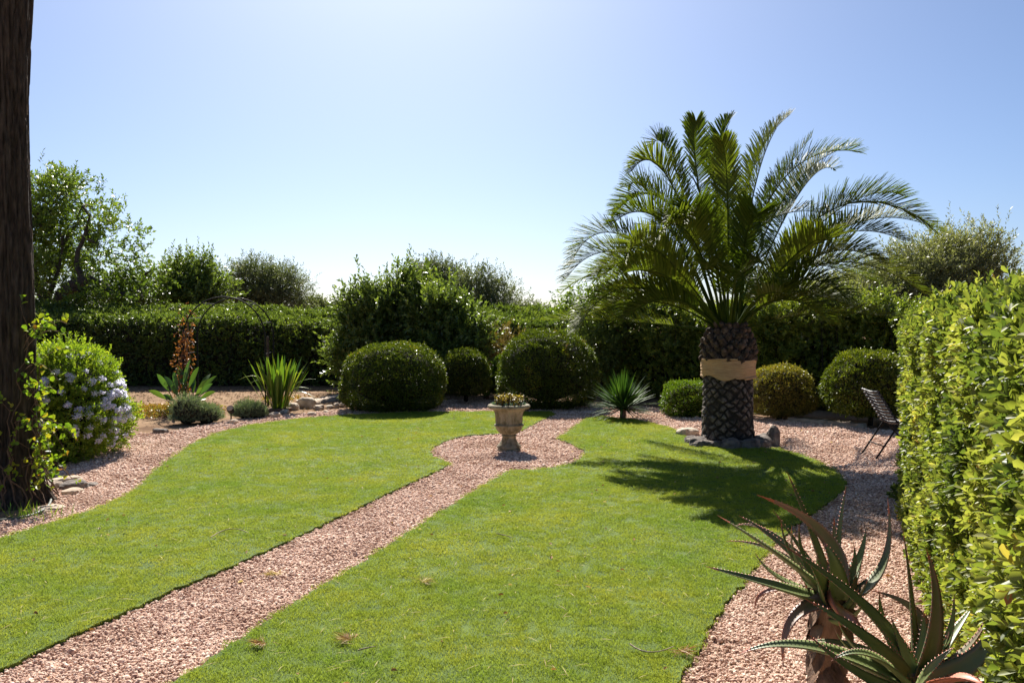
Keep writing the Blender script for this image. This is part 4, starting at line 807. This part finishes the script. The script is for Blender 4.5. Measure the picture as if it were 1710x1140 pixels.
# ---------------------------------------------------------------- palm
def palm():
    x0, y0 = PALM[0], PALM[1]; rgx = np.random.default_rng(121)
    root = thing('palm_tree', (x0, y0, 0), 'stout palm with diamond-scarred trunk and full arching crown', 'palm tree')
    prof = lambda z: np.interp(z, [0, .15, .6, .95, 1.25, 1.4, 1.55, 1.72], [.375, .355, .34, .335, .345, .335, .28, .18])
    sides = 280; zs = np.linspace(-.05, 1.72, 210); a = np.arange(sides) * 2 * math.pi / sides; K = 14; row = .13
    V = []; val = []
    for z in zs:
        wob = np.array([noise.noise(Vector((math.cos(t) * 3, math.sin(t) * 3, z * 4))) for t in a]); w2 = np.array([noise.noise(Vector((math.cos(t) * 5 + 9, math.sin(t) * 5, z * 7))) for t in a]); u = a * K / (2 * math.pi) + wob * .30; v = z / row + w2 * .34
        p1 = np.mod(u + v, 1); p2 = np.mod(u - v, 1); e = np.minimum(np.minimum(p1, 1 - p1), np.minimum(p2, 1 - p2))
        h = np.clip((e - .08) / .16, 0, 1) ** .7; cid = np.sin((np.floor(u + v) % 14) * 12.9 + (np.floor(u - v)) % 14 * 78.2 + np.floor(v) * 3.1) * 4375.5; cr = cid - np.floor(cid); h = h * (.5 + .5 * cr) * (1 - .5 * np.clip(wob * 2.2, 0, 1)); lip = np.clip(1 - np.mod(v + .5 * (np.floor(u) % 2), 1), 0, 1) * 0
        # lower half of each scar juts out
        h2 = h * (.75 + .5 * (.5 - np.mod(v, 1)) * 0 + .25 * cr)
        rr = prof(z) + .034 * h2 - .012 + wob * .01; V.append(np.stack([x0 + np.cos(a) * rr, y0 + np.sin(a) * rr, np.full(sides, z)], 1)); val.append(h)
    n = len(zs); idx = np.arange(n * sides).reshape(n, sides); q1 = idx[:-1]; q2 = np.roll(idx, -1, 1)[:-1]; q3 = np.roll(idx, -1, 1)[1:]; q4 = idx[1:]
    Fc = np.stack([q1, q2, q3, q4], -1).reshape(-1, 4); vv = np.array(val)[:-1].ravel(); cell = rgx.uniform(.75, 1.0, vv.shape)
    b = B(); b.add(np.concatenate(V), Fc, vv * cell); b.build('trunk', M['palm_trunk'], root, smooth=True)
    # stubs of cut fronds above the band
    b = B()
    for rz in range(7):
        z = 1.22 + rz * .075
        for k in range(14):
            t = (k + .5 * (rz % 2)) / 14 * 6.283 + rgx.normal(0, .05); rr = prof(z) - .005; o = np.array([x0 + math.cos(t) * rr, y0 + math.sin(t) * rr, z + rgx.normal(0, .01)]); d = np.array([math.cos(t), math.sin(t), .75]); d /= np.linalg.norm(d)
            ln = rgx.uniform(.05, .09); tube(b, [o - d * .03, o + d * ln * .6, o + d * ln], [.06, .045, .026], 5, rough=.2, seed=rz * 20 + k)
    b.build('frond_stubs', M['palm_boot'], root, smooth=False)
    # tan wrapping band
    b = B(); a2 = np.arange(96) * 2 * math.pi / 96; rows = []
    zz_ = np.linspace(0, 1, 34)
    for q_ in zz_:
        z = .955 + q_ * .255 + .008 * np.sin(a2 * 2 + 1) + (1 - q_) ** 6 * .03 * np.sin(a2 * 5 + 2) * (np.sin(a2 * 2) > 0)
        rr = .374 + .005 * abs(math.sin(q_ * math.pi * 6)) + .004 * np.sin(a2 * 3 + q_ * 9) + .003 * np.sin(a2 * 11 + q_ * 5)
        rows.append(np.stack([x0 + np.cos(a2) * rr, y0 + np.sin(a2) * rr, z], 1))
    b.add(np.concatenate(rows), [(p_ * 96 + k, p_ * 96 + (k + 1) % 96, (p_ + 1) * 96 + (k + 1) % 96, (p_ + 1) * 96 + k) for p_ in range(33) for k in range(96)])
    for t, zz in ((-1.2, .945), (-2.6, 1.2)):
        pts = [(x0 + math.cos(t + s_) * .383, y0 + math.sin(t + s_) * .383, zz + .02 * math.sin(s_ * 2)) for s_ in np.linspace(0, 1.1, 14)]; tube(b, pts, .013, 6)
    b.build('wrapping', M['band'], root, smooth=True)
    # fronds : designed ones (tip and shoulder as seen), then filler
    def frond(base, mid, tip, ll=.42, npair=140, twist=0, rn=.5, bend=.9):
        base, mid, tip = map(lambda v_: np.array(tuple(v_), float), (base, mid, tip)); n = 26; c = bez(base, mid, tip, n); b = B()
        L = np.linalg.norm(np.diff(c, axis=0), axis=1).sum()
        tube(b, c, np.interp(np.linspace(0, 1, n), [0, .15, 1], [.026, .014, .003]), 6, rnd=rgx.uniform(.1, .45))
        T = nrm(np.gradient(c, axis=0)); up = np.array([0, 0, 1.]); S = np.cross(T, up + .01); S = nrm(S); Nn = np.cross(S, T)
        if twist: S, Nn = S * math.cos(twist) + Nn * math.sin(twist), Nn * math.cos(twist) - S * math.sin(twist)
        t = np.linspace(.23, .995, npair); ti = t * (n - 1); i0 = np.minimum(ti.astype(int), n - 2); fr = (ti - i0)[:, None]
        pos = c[i0] * (1 - fr) + c[i0 + 1] * fr; TT, SS, NN = T[i0], S[i0], Nn[i0]
        ln = ll * np.interp(t, [.13, .22, .45, .75, .93, 1], [.22, .55, 1, .92, .55, .35])
        for sg in (-1, 1):
            m_ = npair; fw = np.interp(t, [.13, .5, 1], [.6, 1.05, 1.9])[:, None]; lift = rgx.uniform(.45, 1.25, m_)[:, None]
            d = nrm(SS * sg + TT * fw + NN * lift + rgx.normal(0, .07, (m_, 3))); l = (ln * rgx.uniform(.85, 1.1, m_))[:, None]
            side = nrm(np.cross(d, NN + rgx.normal(0, .2, (m_, 3)))); w = .0102 * np.interp(t, [0, .5, 1], [.8, 1, .7])[:, None]
            g = np.array([0, 0, -1.])
            p0 = pos; p1 = pos + d * l * .5 + g * l * .03; p2 = pos + d * l * .92 + g * l * .07 * bend; p3 = pos + d * l * 1.06 + g * l * .14 * bend
            A = np.stack([p0 + side * w * .5, p0 - side * w * .5, p1 + side * w, p1 - side * w, p2 + side * w * .6, p2 - side * w * .6, p3], 1); k = np.arange(m_)[:, None] * 7; r_ = np.clip(rn * .6 + rgx.uniform(0, .4, m_), 0, 1)
            b.add(A.reshape(-1, 3), np.concatenate([k + [0, 1, 3, 2], k + [2, 3, 5, 4]]), np.concatenate([r_, r_])); b.add(A[:, 4:7].reshape(-1, 3), np.arange(m_ * 3).reshape(m_, 3), r_)
        b.build('frond', M['palm_leaf'], root)
    d = y0
    # (shoulder px, tip px, depth offset of the tip)
    vis = [((1050, 425), (938, 468), -.3), ((1045, 395), (948, 442), .5), ((1060, 480), (958, 556), -.9), ((1110, 375), (1012, 378), -.5), ((1120, 345), (1022, 352), .6),
           ((1120, 305), (1050, 285), -.2), ((1130, 290), (1088, 238), .5), ((1165, 300), (1162, 195), -.4), ((1195, 310), (1222, 190), .3), ((1215, 330), (1205, 228), -.9),
           ((1245, 320), (1325, 182), .5), ((1255, 340), (1300, 205), -.3), ((1268, 370), (1362, 218), .2), ((1300, 310), (1450, 250), .1), ((1310, 330), (1440, 235), .8),
           ((1380, 365), (1518, 322), .2), ((1390, 350), (1575, 388), -.3), ((1400, 385), (1565, 378), .7), ((1370, 405), (1520, 402), -.6), ((1380, 440), (1552, 492), -.3), ((1360, 430), (1480, 440), -1.0),
           ((1095, 440), (985, 470), .9), ((1110, 460), (1010, 470), -1.4), ((1320, 450), (1470, 470), .9), ((1330, 470), (1420, 500), -1.2),
           ((1150, 390), (1085, 410), -1.9), ((1252, 375), (1278, 412), -1.7), ((1172, 368), (1128, 402), -1.8), ((1100, 420), (1040, 440), -2.0), ((1335, 420), (1400, 415), -2.0), ((1100, 490), (1000, 520), .4), ((1120, 500), (1030, 545), -.8), ((1320, 495), (1430, 515), -.2), ((1305, 500), (1390, 540), -1.0), ((1085, 455), (1000, 455), .2),
           ((1330, 330), (1400, 280), .9), ((1100, 345), (1045, 310), .9)]
    for i, (m_, t_, dd) in enumerate(vis):
        tip = P(*t_, d + dd); tip = tip.lerp(P(*m_, d + dd * .5), .07); mid = P(*m_, d + dd * .5); ang = math.atan2(tip.y - y0, tip.x - x0)
        base = (x0 + math.cos(ang) * .14, y0 + math.sin(ang) * .14, 1.60 + .1 * rgx.random())
        frond(base, mid, tip, .45 if t_[1] > 300 else .38, rn=rgx.random(), twist=rgx.normal(0, .25))
    for i in range(18):   # the rest of the crown
        ang = i * 2.399; lay = (.3, .5, .62, .75, .9, 1)[i % 6]; Lh = rgx.uniform(2.1, 2.9); el = R(72 - 78 * lay + rgx.normal(0, 6)); hx_ = math.cos(ang); hy_ = math.sin(ang)
        if hy_ < -.5: Lh *= .8
        tip = (x0 + hx_ * Lh * math.cos(el) * 1.02, y0 + hy_ * Lh * math.cos(el), max(1.75, 1.65 + Lh * math.sin(el) * .78 - .2 * lay)); el2 = el + R(20)
        mid = (x0 + hx_ * Lh * .55 * math.cos(el2), y0 + hy_ * Lh * .55 * math.cos(el2), 1.65 + Lh * .55 * math.sin(el2))
        frond((x0 + hx_ * .14, y0 + hy_ * .14, 1.6), mid, tip, .38, 90, rn=rgx.random(), twist=rgx.normal(0, .25))
palm()

# ---------------------------------------------------------------- slatted chair at the hedge end
def chair():
    A = P(1449, 651, 10.6); root = thing('garden_chair', (A.x + .3, 10.6, 0), 'dark slatted folding garden chair half hidden by the tall hedge', 'chair')
    x = A.x; w_ = .46; yb = 10.3
    top = np.array([x, yb, A.z]); bot = np.array([x + .24, yb, .47])    # back rises away to the left
    for k in range(10):
        t = k / 9; c = top * (1 - t) + bot * t; b = B()
        b2 = [(c[0], yb, c[2]), (c[0] + .012, yb + w_ / 2, c[2] - .02), (c[0], yb + w_, c[2])]; tube(b, b2, .017, 8); b.build('slat', M['dark_wood'], root, smooth=True)
    for yy in (yb + .03, yb + w_ - .03):
        b = B(); tube(b, [tuple(top + [.02, yy - yb, 0]), tuple(bot + [.02, yy - yb, 0])], .012, 8); b.build('back_rail', M['black_metal'], root)
    for k in range(9):
        b = B(); c = bot + [.05 + k * .048, 0, -.015]; tube(b, [tuple(c), (c[0], yb + w_, c[2])], .015, 8); b.build('slat', M['dark_wood'], root, smooth=True)
    for yy in (yb + .02, yb + w_ - .02):
        b = B(); tube(b, [(bot[0] + .05, yy, .47), (x - .02, yy, 0)], .012, 8); b.build('leg', M['black_metal'], root)
        b = B(); tube(b, [(bot[0] - .0, yy - .03, .5), (bot[0] + .44, yy - .03, 0)], .012, 8); b.build('leg', M['black_metal'], root)
    b = B(); tube(b, [(x + .08, yb + .02, .18), (x + .08, yb + w_ - .02, .18)], .008, 6); b.build('crossbar', M['black_metal'], root)
chair()

# ---------------------------------------------------------------- aloes
def aloe_leaf(b, pts, w, rnd, seed, n=22, thick=.30, face=(0, -.5, .9)):
    """fleshy tapering leaf with a channelled top and toothed margins"""
    pts = [np.array(tuple(p_), float) for p_ in pts]
    c = bez(pts[0], pts[1], pts[2], n); T = nrm(np.gradient(c, axis=0)); up = np.array(face); S = nrm(np.cross(T, up)); Nn = np.cross(S, T); t = np.linspace(0, 1, n)
    hw = w * .58 * np.interp(t, [0, .1, .3, .6, .85, 1], [.95, 1, .82, .48, .2, .02]); M_ = 12; rows = []
    for i in range(n):
        h = hw[i]; pr = [(-1, .10), (-.6, -.30 * thick * 1.2), (0, -.52 * thick * 1.6), (.6, -.30 * thick * 1.2), (1, .10), (.55, -.02), (0, -.12), (-.55, -.02)]
        pr = [(-1, .28), (-.72, -.22), (-.3, -.55), (.3, -.55), (.72, -.22), (1, .28), (.55, .06), (0, -.06), (-.55, .06)]
        rows.append([c[i] + S[i] * h * u + Nn[i] * h * v * (.85 if u not in (1, -1) else 1) for u, v in pr])
    m = len(rows[0]); V = np.array(rows).reshape(-1, 3); f = [(i * m + k, i * m + (k + 1) % m, (i + 1) * m + (k + 1) % m, (i + 1) * m + k) for i in range(n - 1) for k in range(m)]
    rv = np.repeat(np.clip(rnd + .2 * np.linspace(0, 1, n - 1) ** 1.5 + .5 * (np.linspace(0, 1, n - 1) > .9), 0, 1), m); edge = np.tile([k in (0, 4, 5, 8) for k in range(m)], n - 1); b.add(V, f, np.clip(rv + edge * .10, 0, 1))
    b.add([c[-1] * 0 + c[-1], *rows[-1]], [(0, k + 1, (k + 1) % m + 1) for k in range(m)])
    L = np.linalg.norm(np.diff(c, axis=0), axis=1).sum(); k = max(6, int(L / .021)); rg2 = np.random.default_rng(seed); tt = np.linspace(.10, .93, k)
    for sg in (-1, 1):
        for q_ in tt:
            i = min(int(q_ * (n - 1)), n - 2); fr = q_ * (n - 1) - i; p0 = c[i] * (1 - fr) + c[i + 1] * fr; h = hw[i] * (1 - fr) + hw[i + 1] * fr
            e = p0 + S[i] * h * sg * .99 + Nn[i] * h * .27; s = .0062 * (1 - .4 * q_)
            b.add([e - T[i] * s * .6, e + T[i] * s * .6, e - S[i] * sg * .002 + Nn[i] * s * .4, e + S[i] * sg * s * 1.1 + T[i] * s * .5], [(0, 1, 3), (1, 2, 3), (2, 0, 3)], [.95] * 3)
def aloe(label, centre, stem_pts, stem_r, data, seed, fill, inner=True):
    root = thing('aloe', tuple(stem_pts[0]), label, 'aloe'); rgx = np.random.default_rng(seed)
    for i, (pts, w, rn, fc) in enumerate(data):
        b = B(); aloe_leaf(b, [P(*p_) for p_ in pts], w, rn, seed + i, face=fc or (0, -.55, .85)); b.build('leaf', M['aloe'], root, smooth=True)
    for i in range(fill):
        b = B(); a = rgx.uniform(.2, 3.0) if i % 3 else rgx.uniform(0, 6.28); el = rgx.uniform(.35, 1.15); L = rgx.uniform(.22, .42); e = centre + Vector((math.cos(a) * math.cos(el), math.sin(a) * math.cos(el), math.sin(el))) * L
        m = centre + (e - centre) * .5 + Vector((math.cos(a), math.sin(a), 0)) * .05 - Vector((0, 0, .02)); aloe_leaf(b, [centre, m, e], rgx.uniform(.045, .065), rgx.uniform(0, .5), seed + 100 + i, face=(-math.cos(a) * .8, -math.sin(a) * .8, .8)); b.build('leaf', M['aloe'], root, smooth=True)
    for i in range(13):
        a = i * 2.4 + .3; el = rgx.uniform(-.1, .9); L = rgx.uniform(.12, .24); o = centre - Vector((0, 0, .04 * (i % 3))); u = Vector((math.cos(a) * math.cos(el), math.sin(a) * math.cos(el), math.sin(el)))
        b = B(); aloe_leaf(b, [o, o + u * L * .5 + Vector((0, 0, -.015)), o + u * L + Vector((0, 0, .03))], rgx.uniform(.06, .085), rgx.uniform(0, .55), seed + 300 + i, face=(-math.cos(a) * .5, -math.sin(a) * .5, .9)); b.build('leaf', M['aloe'], root, smooth=True)
    b = B(); tube(b, stem_pts, stem_r, 14, rough=.12, seed=seed)
    for i in range(42):      # dry leaf bases wrapping the stem
        t = rgx.uniform(.1, 1) * (len(stem_pts) - 1); j = min(int(t), len(stem_pts) - 2); p_ = Vector(stem_pts[j]).lerp(Vector(stem_pts[j + 1]), t - j); a = rgx.uniform(0, 6.28); r = stem_r[j] * 1.0
        o = p_ + Vector((math.cos(a) * r, math.sin(a) * r, 0)); strap(b, o, o + Vector((math.cos(a) * .05, math.sin(a) * .05, -rgx.uniform(.05, .12))), .06, 5, rnd=.5, up=(math.cos(a), math.sin(a), 0))
    b.build('stem', M['aloe_stem'], root, smooth=False)
d1 = 3.3; c1 = P(1392, 1000, d1)
leaf1 = [
 (((1385, 990, 3.3), (1300, 925, 3.18), (1198, 860, 3.15)), .062, .35, (.3, -.2, 1)),
 (((1380, 1003, 3.25), (1285, 975, 3.05), (1178, 945, 2.98)), .062, .30, (0, -.5, .9)),
 (((1402, 985, 3.32), (1378, 892, 3.38), (1264, 826, 3.36)), .085, .62, (-.8, -.5, .3)),
 (((1388, 985, 3.4), (1352, 880, 3.5), (1313, 785, 3.52)), .05, .40, (.6, -.8, .1)),
 (((1395, 985, 3.4), (1402, 890, 3.48), (1413, 811, 3.5)), .035, .32, (-.8, -.6, .1)),
 (((1405, 1000, 3.3), (1474, 945, 3.35), (1482, 831, 3.4)), .062, .45, (-.8, -.3, .4)),
 (((1385, 985, 3.36), (1300, 905, 3.5), (1233, 860, 3.55)), .042, .42, (0, -.5, .9)),
 (((1380, 980, 3.4), (1292, 893, 3.6), (1228, 877, 3.66)), .035, .5, (0, -.5, .9)),
 (((1375, 975, 3.42), (1290, 918, 3.6), (1212, 903, 3.62)), .032, .5, (0, -.5, .9)),
 (((1390, 995, 3.2), (1418, 1035, 3.02), (1476, 1088, 2.95)), .08, .85, (.3, -1, .3)),
 (((1400, 1003, 3.2), (1327, 1030, 3.08), (1308, 1110, 3.02)), .062, .66, (-.6, -.7, .5)),
 (((1370, 992, 3.3), (1285, 985, 3.32), (1261, 1020, 3.33)), .03, .8, (0, -.5, .9)),
 (((1395, 1000, 3.3), (1420, 965, 3.36), (1418, 942, 3.4)), .08, .5, (0, -1, .3)),
 (((1380, 1000, 3.22), (1370, 965, 3.1), (1345, 930, 3.08)), .085, .10, (.2, -.9, .5)),
 (((1395, 1003, 3.22), (1395, 950, 3.14), (1375, 905, 3.16)), .085, .12, (0, -1, .4)),
 (((1400, 1003, 3.3), (1428, 960, 3.42), (1440, 905, 3.5)), .05, .3, (-.5, -.7, .5)),
 (((1390, 1000, 3.4), (1350, 935, 3.6), (1290, 850, 3.68)), .045, .3, (.3, -.8, .5)),
]
st1 = [(c1.x + .03, c1.y + .12, -.05), (c1.x + .02, c1.y + .08, .22), (c1.x - .01, c1.y + .02, .45), (c1.x, c1.y, c1.z + .02)]
aloe('aloe with long purple-green toothed leaves on a bare brown stem, nearest the lawn', c1, st1, [.055, .048, .048, .045], leaf1, 131, 9)
c2 = P(1535, 1135, 2.95)
leaf2 = [
 (((1525, 1130, 2.95), (1452, 1020, 3.0), (1303, 907, 2.95)), .078, .30, (.6, -.7, .4)),
 (((1515, 1130, 2.92), (1440, 1060, 2.85), (1345, 1000, 2.86)), .062, .30, (.5, -.8, .4)),
 (((1540, 1125, 3.05), (1535, 1030, 3.15), (1450, 985, 3.2)), .07, .55, (-.2, -.5, .9)),
 (((1540, 1130, 2.95), (1563, 1020, 2.95), (1546, 915, 2.98)), .072, .50, (.2, -1, .1)),
 (((1545, 1140, 2.9), (1642, 1085, 2.85), (1660, 987, 2.9)), .08, .45, (-.7, -.6, .4)),
 (((1530, 1130, 3.05), (1522, 1000, 3.15), (1507, 880, 3.2)), .042, .5, (.6, -.8, .1)),
 (((1515, 1145, 2.88), (1360, 1080, 2.72), (1233, 1092, 2.7)), .07, .30, (0, -.4, 1)),
 (((1510, 1160, 2.8), (1420, 1115, 2.7), (1350, 1058, 2.68)), .042, .42, (.4, -.8, .5)),
 (((1520, 1145, 2.85), (1452, 1092, 2.7), (1388, 1103, 2.68)), .05, .2, (0, -.4, 1)),
 (((1530, 1135, 2.95), (1508, 1085, 2.98), (1487, 1027, 3.0)), .055, .3, (.3, -1, .2)),
 (((1520, 1130, 3.0), (1420, 1078, 3.05), (1340, 1073, 3.08)), .055, .3, (0, -.4, 1)),
 (((1530, 1150, 2.8), (1560, 1110, 2.72), (1593, 1080, 2.72)), .042, .4, (-.3, -.5, .9)),
 (((1545, 1150, 2.9), (1600, 1130, 2.75), (1650, 1150, 2.65)), .08, .9, (0, -.4, 1)),
 (((1540, 1130, 3.0), (1590, 1060, 3.1), (1625, 1010, 3.2)), .06, .2, (-.5, -.4, .8)),
]
st2 = [(c2.x + .02, c2.y + .1, -.05), (c2.x + .02, c2.y + .07, .2), (c2.x, c2.y + .01, .4), (c2.x, c2.y, c2.z + .02)]
aloe('lower aloe with broad green leaves beside the tall hedge', c2, st2, [.065, .06, .055, .05], leaf2, 151, 12)
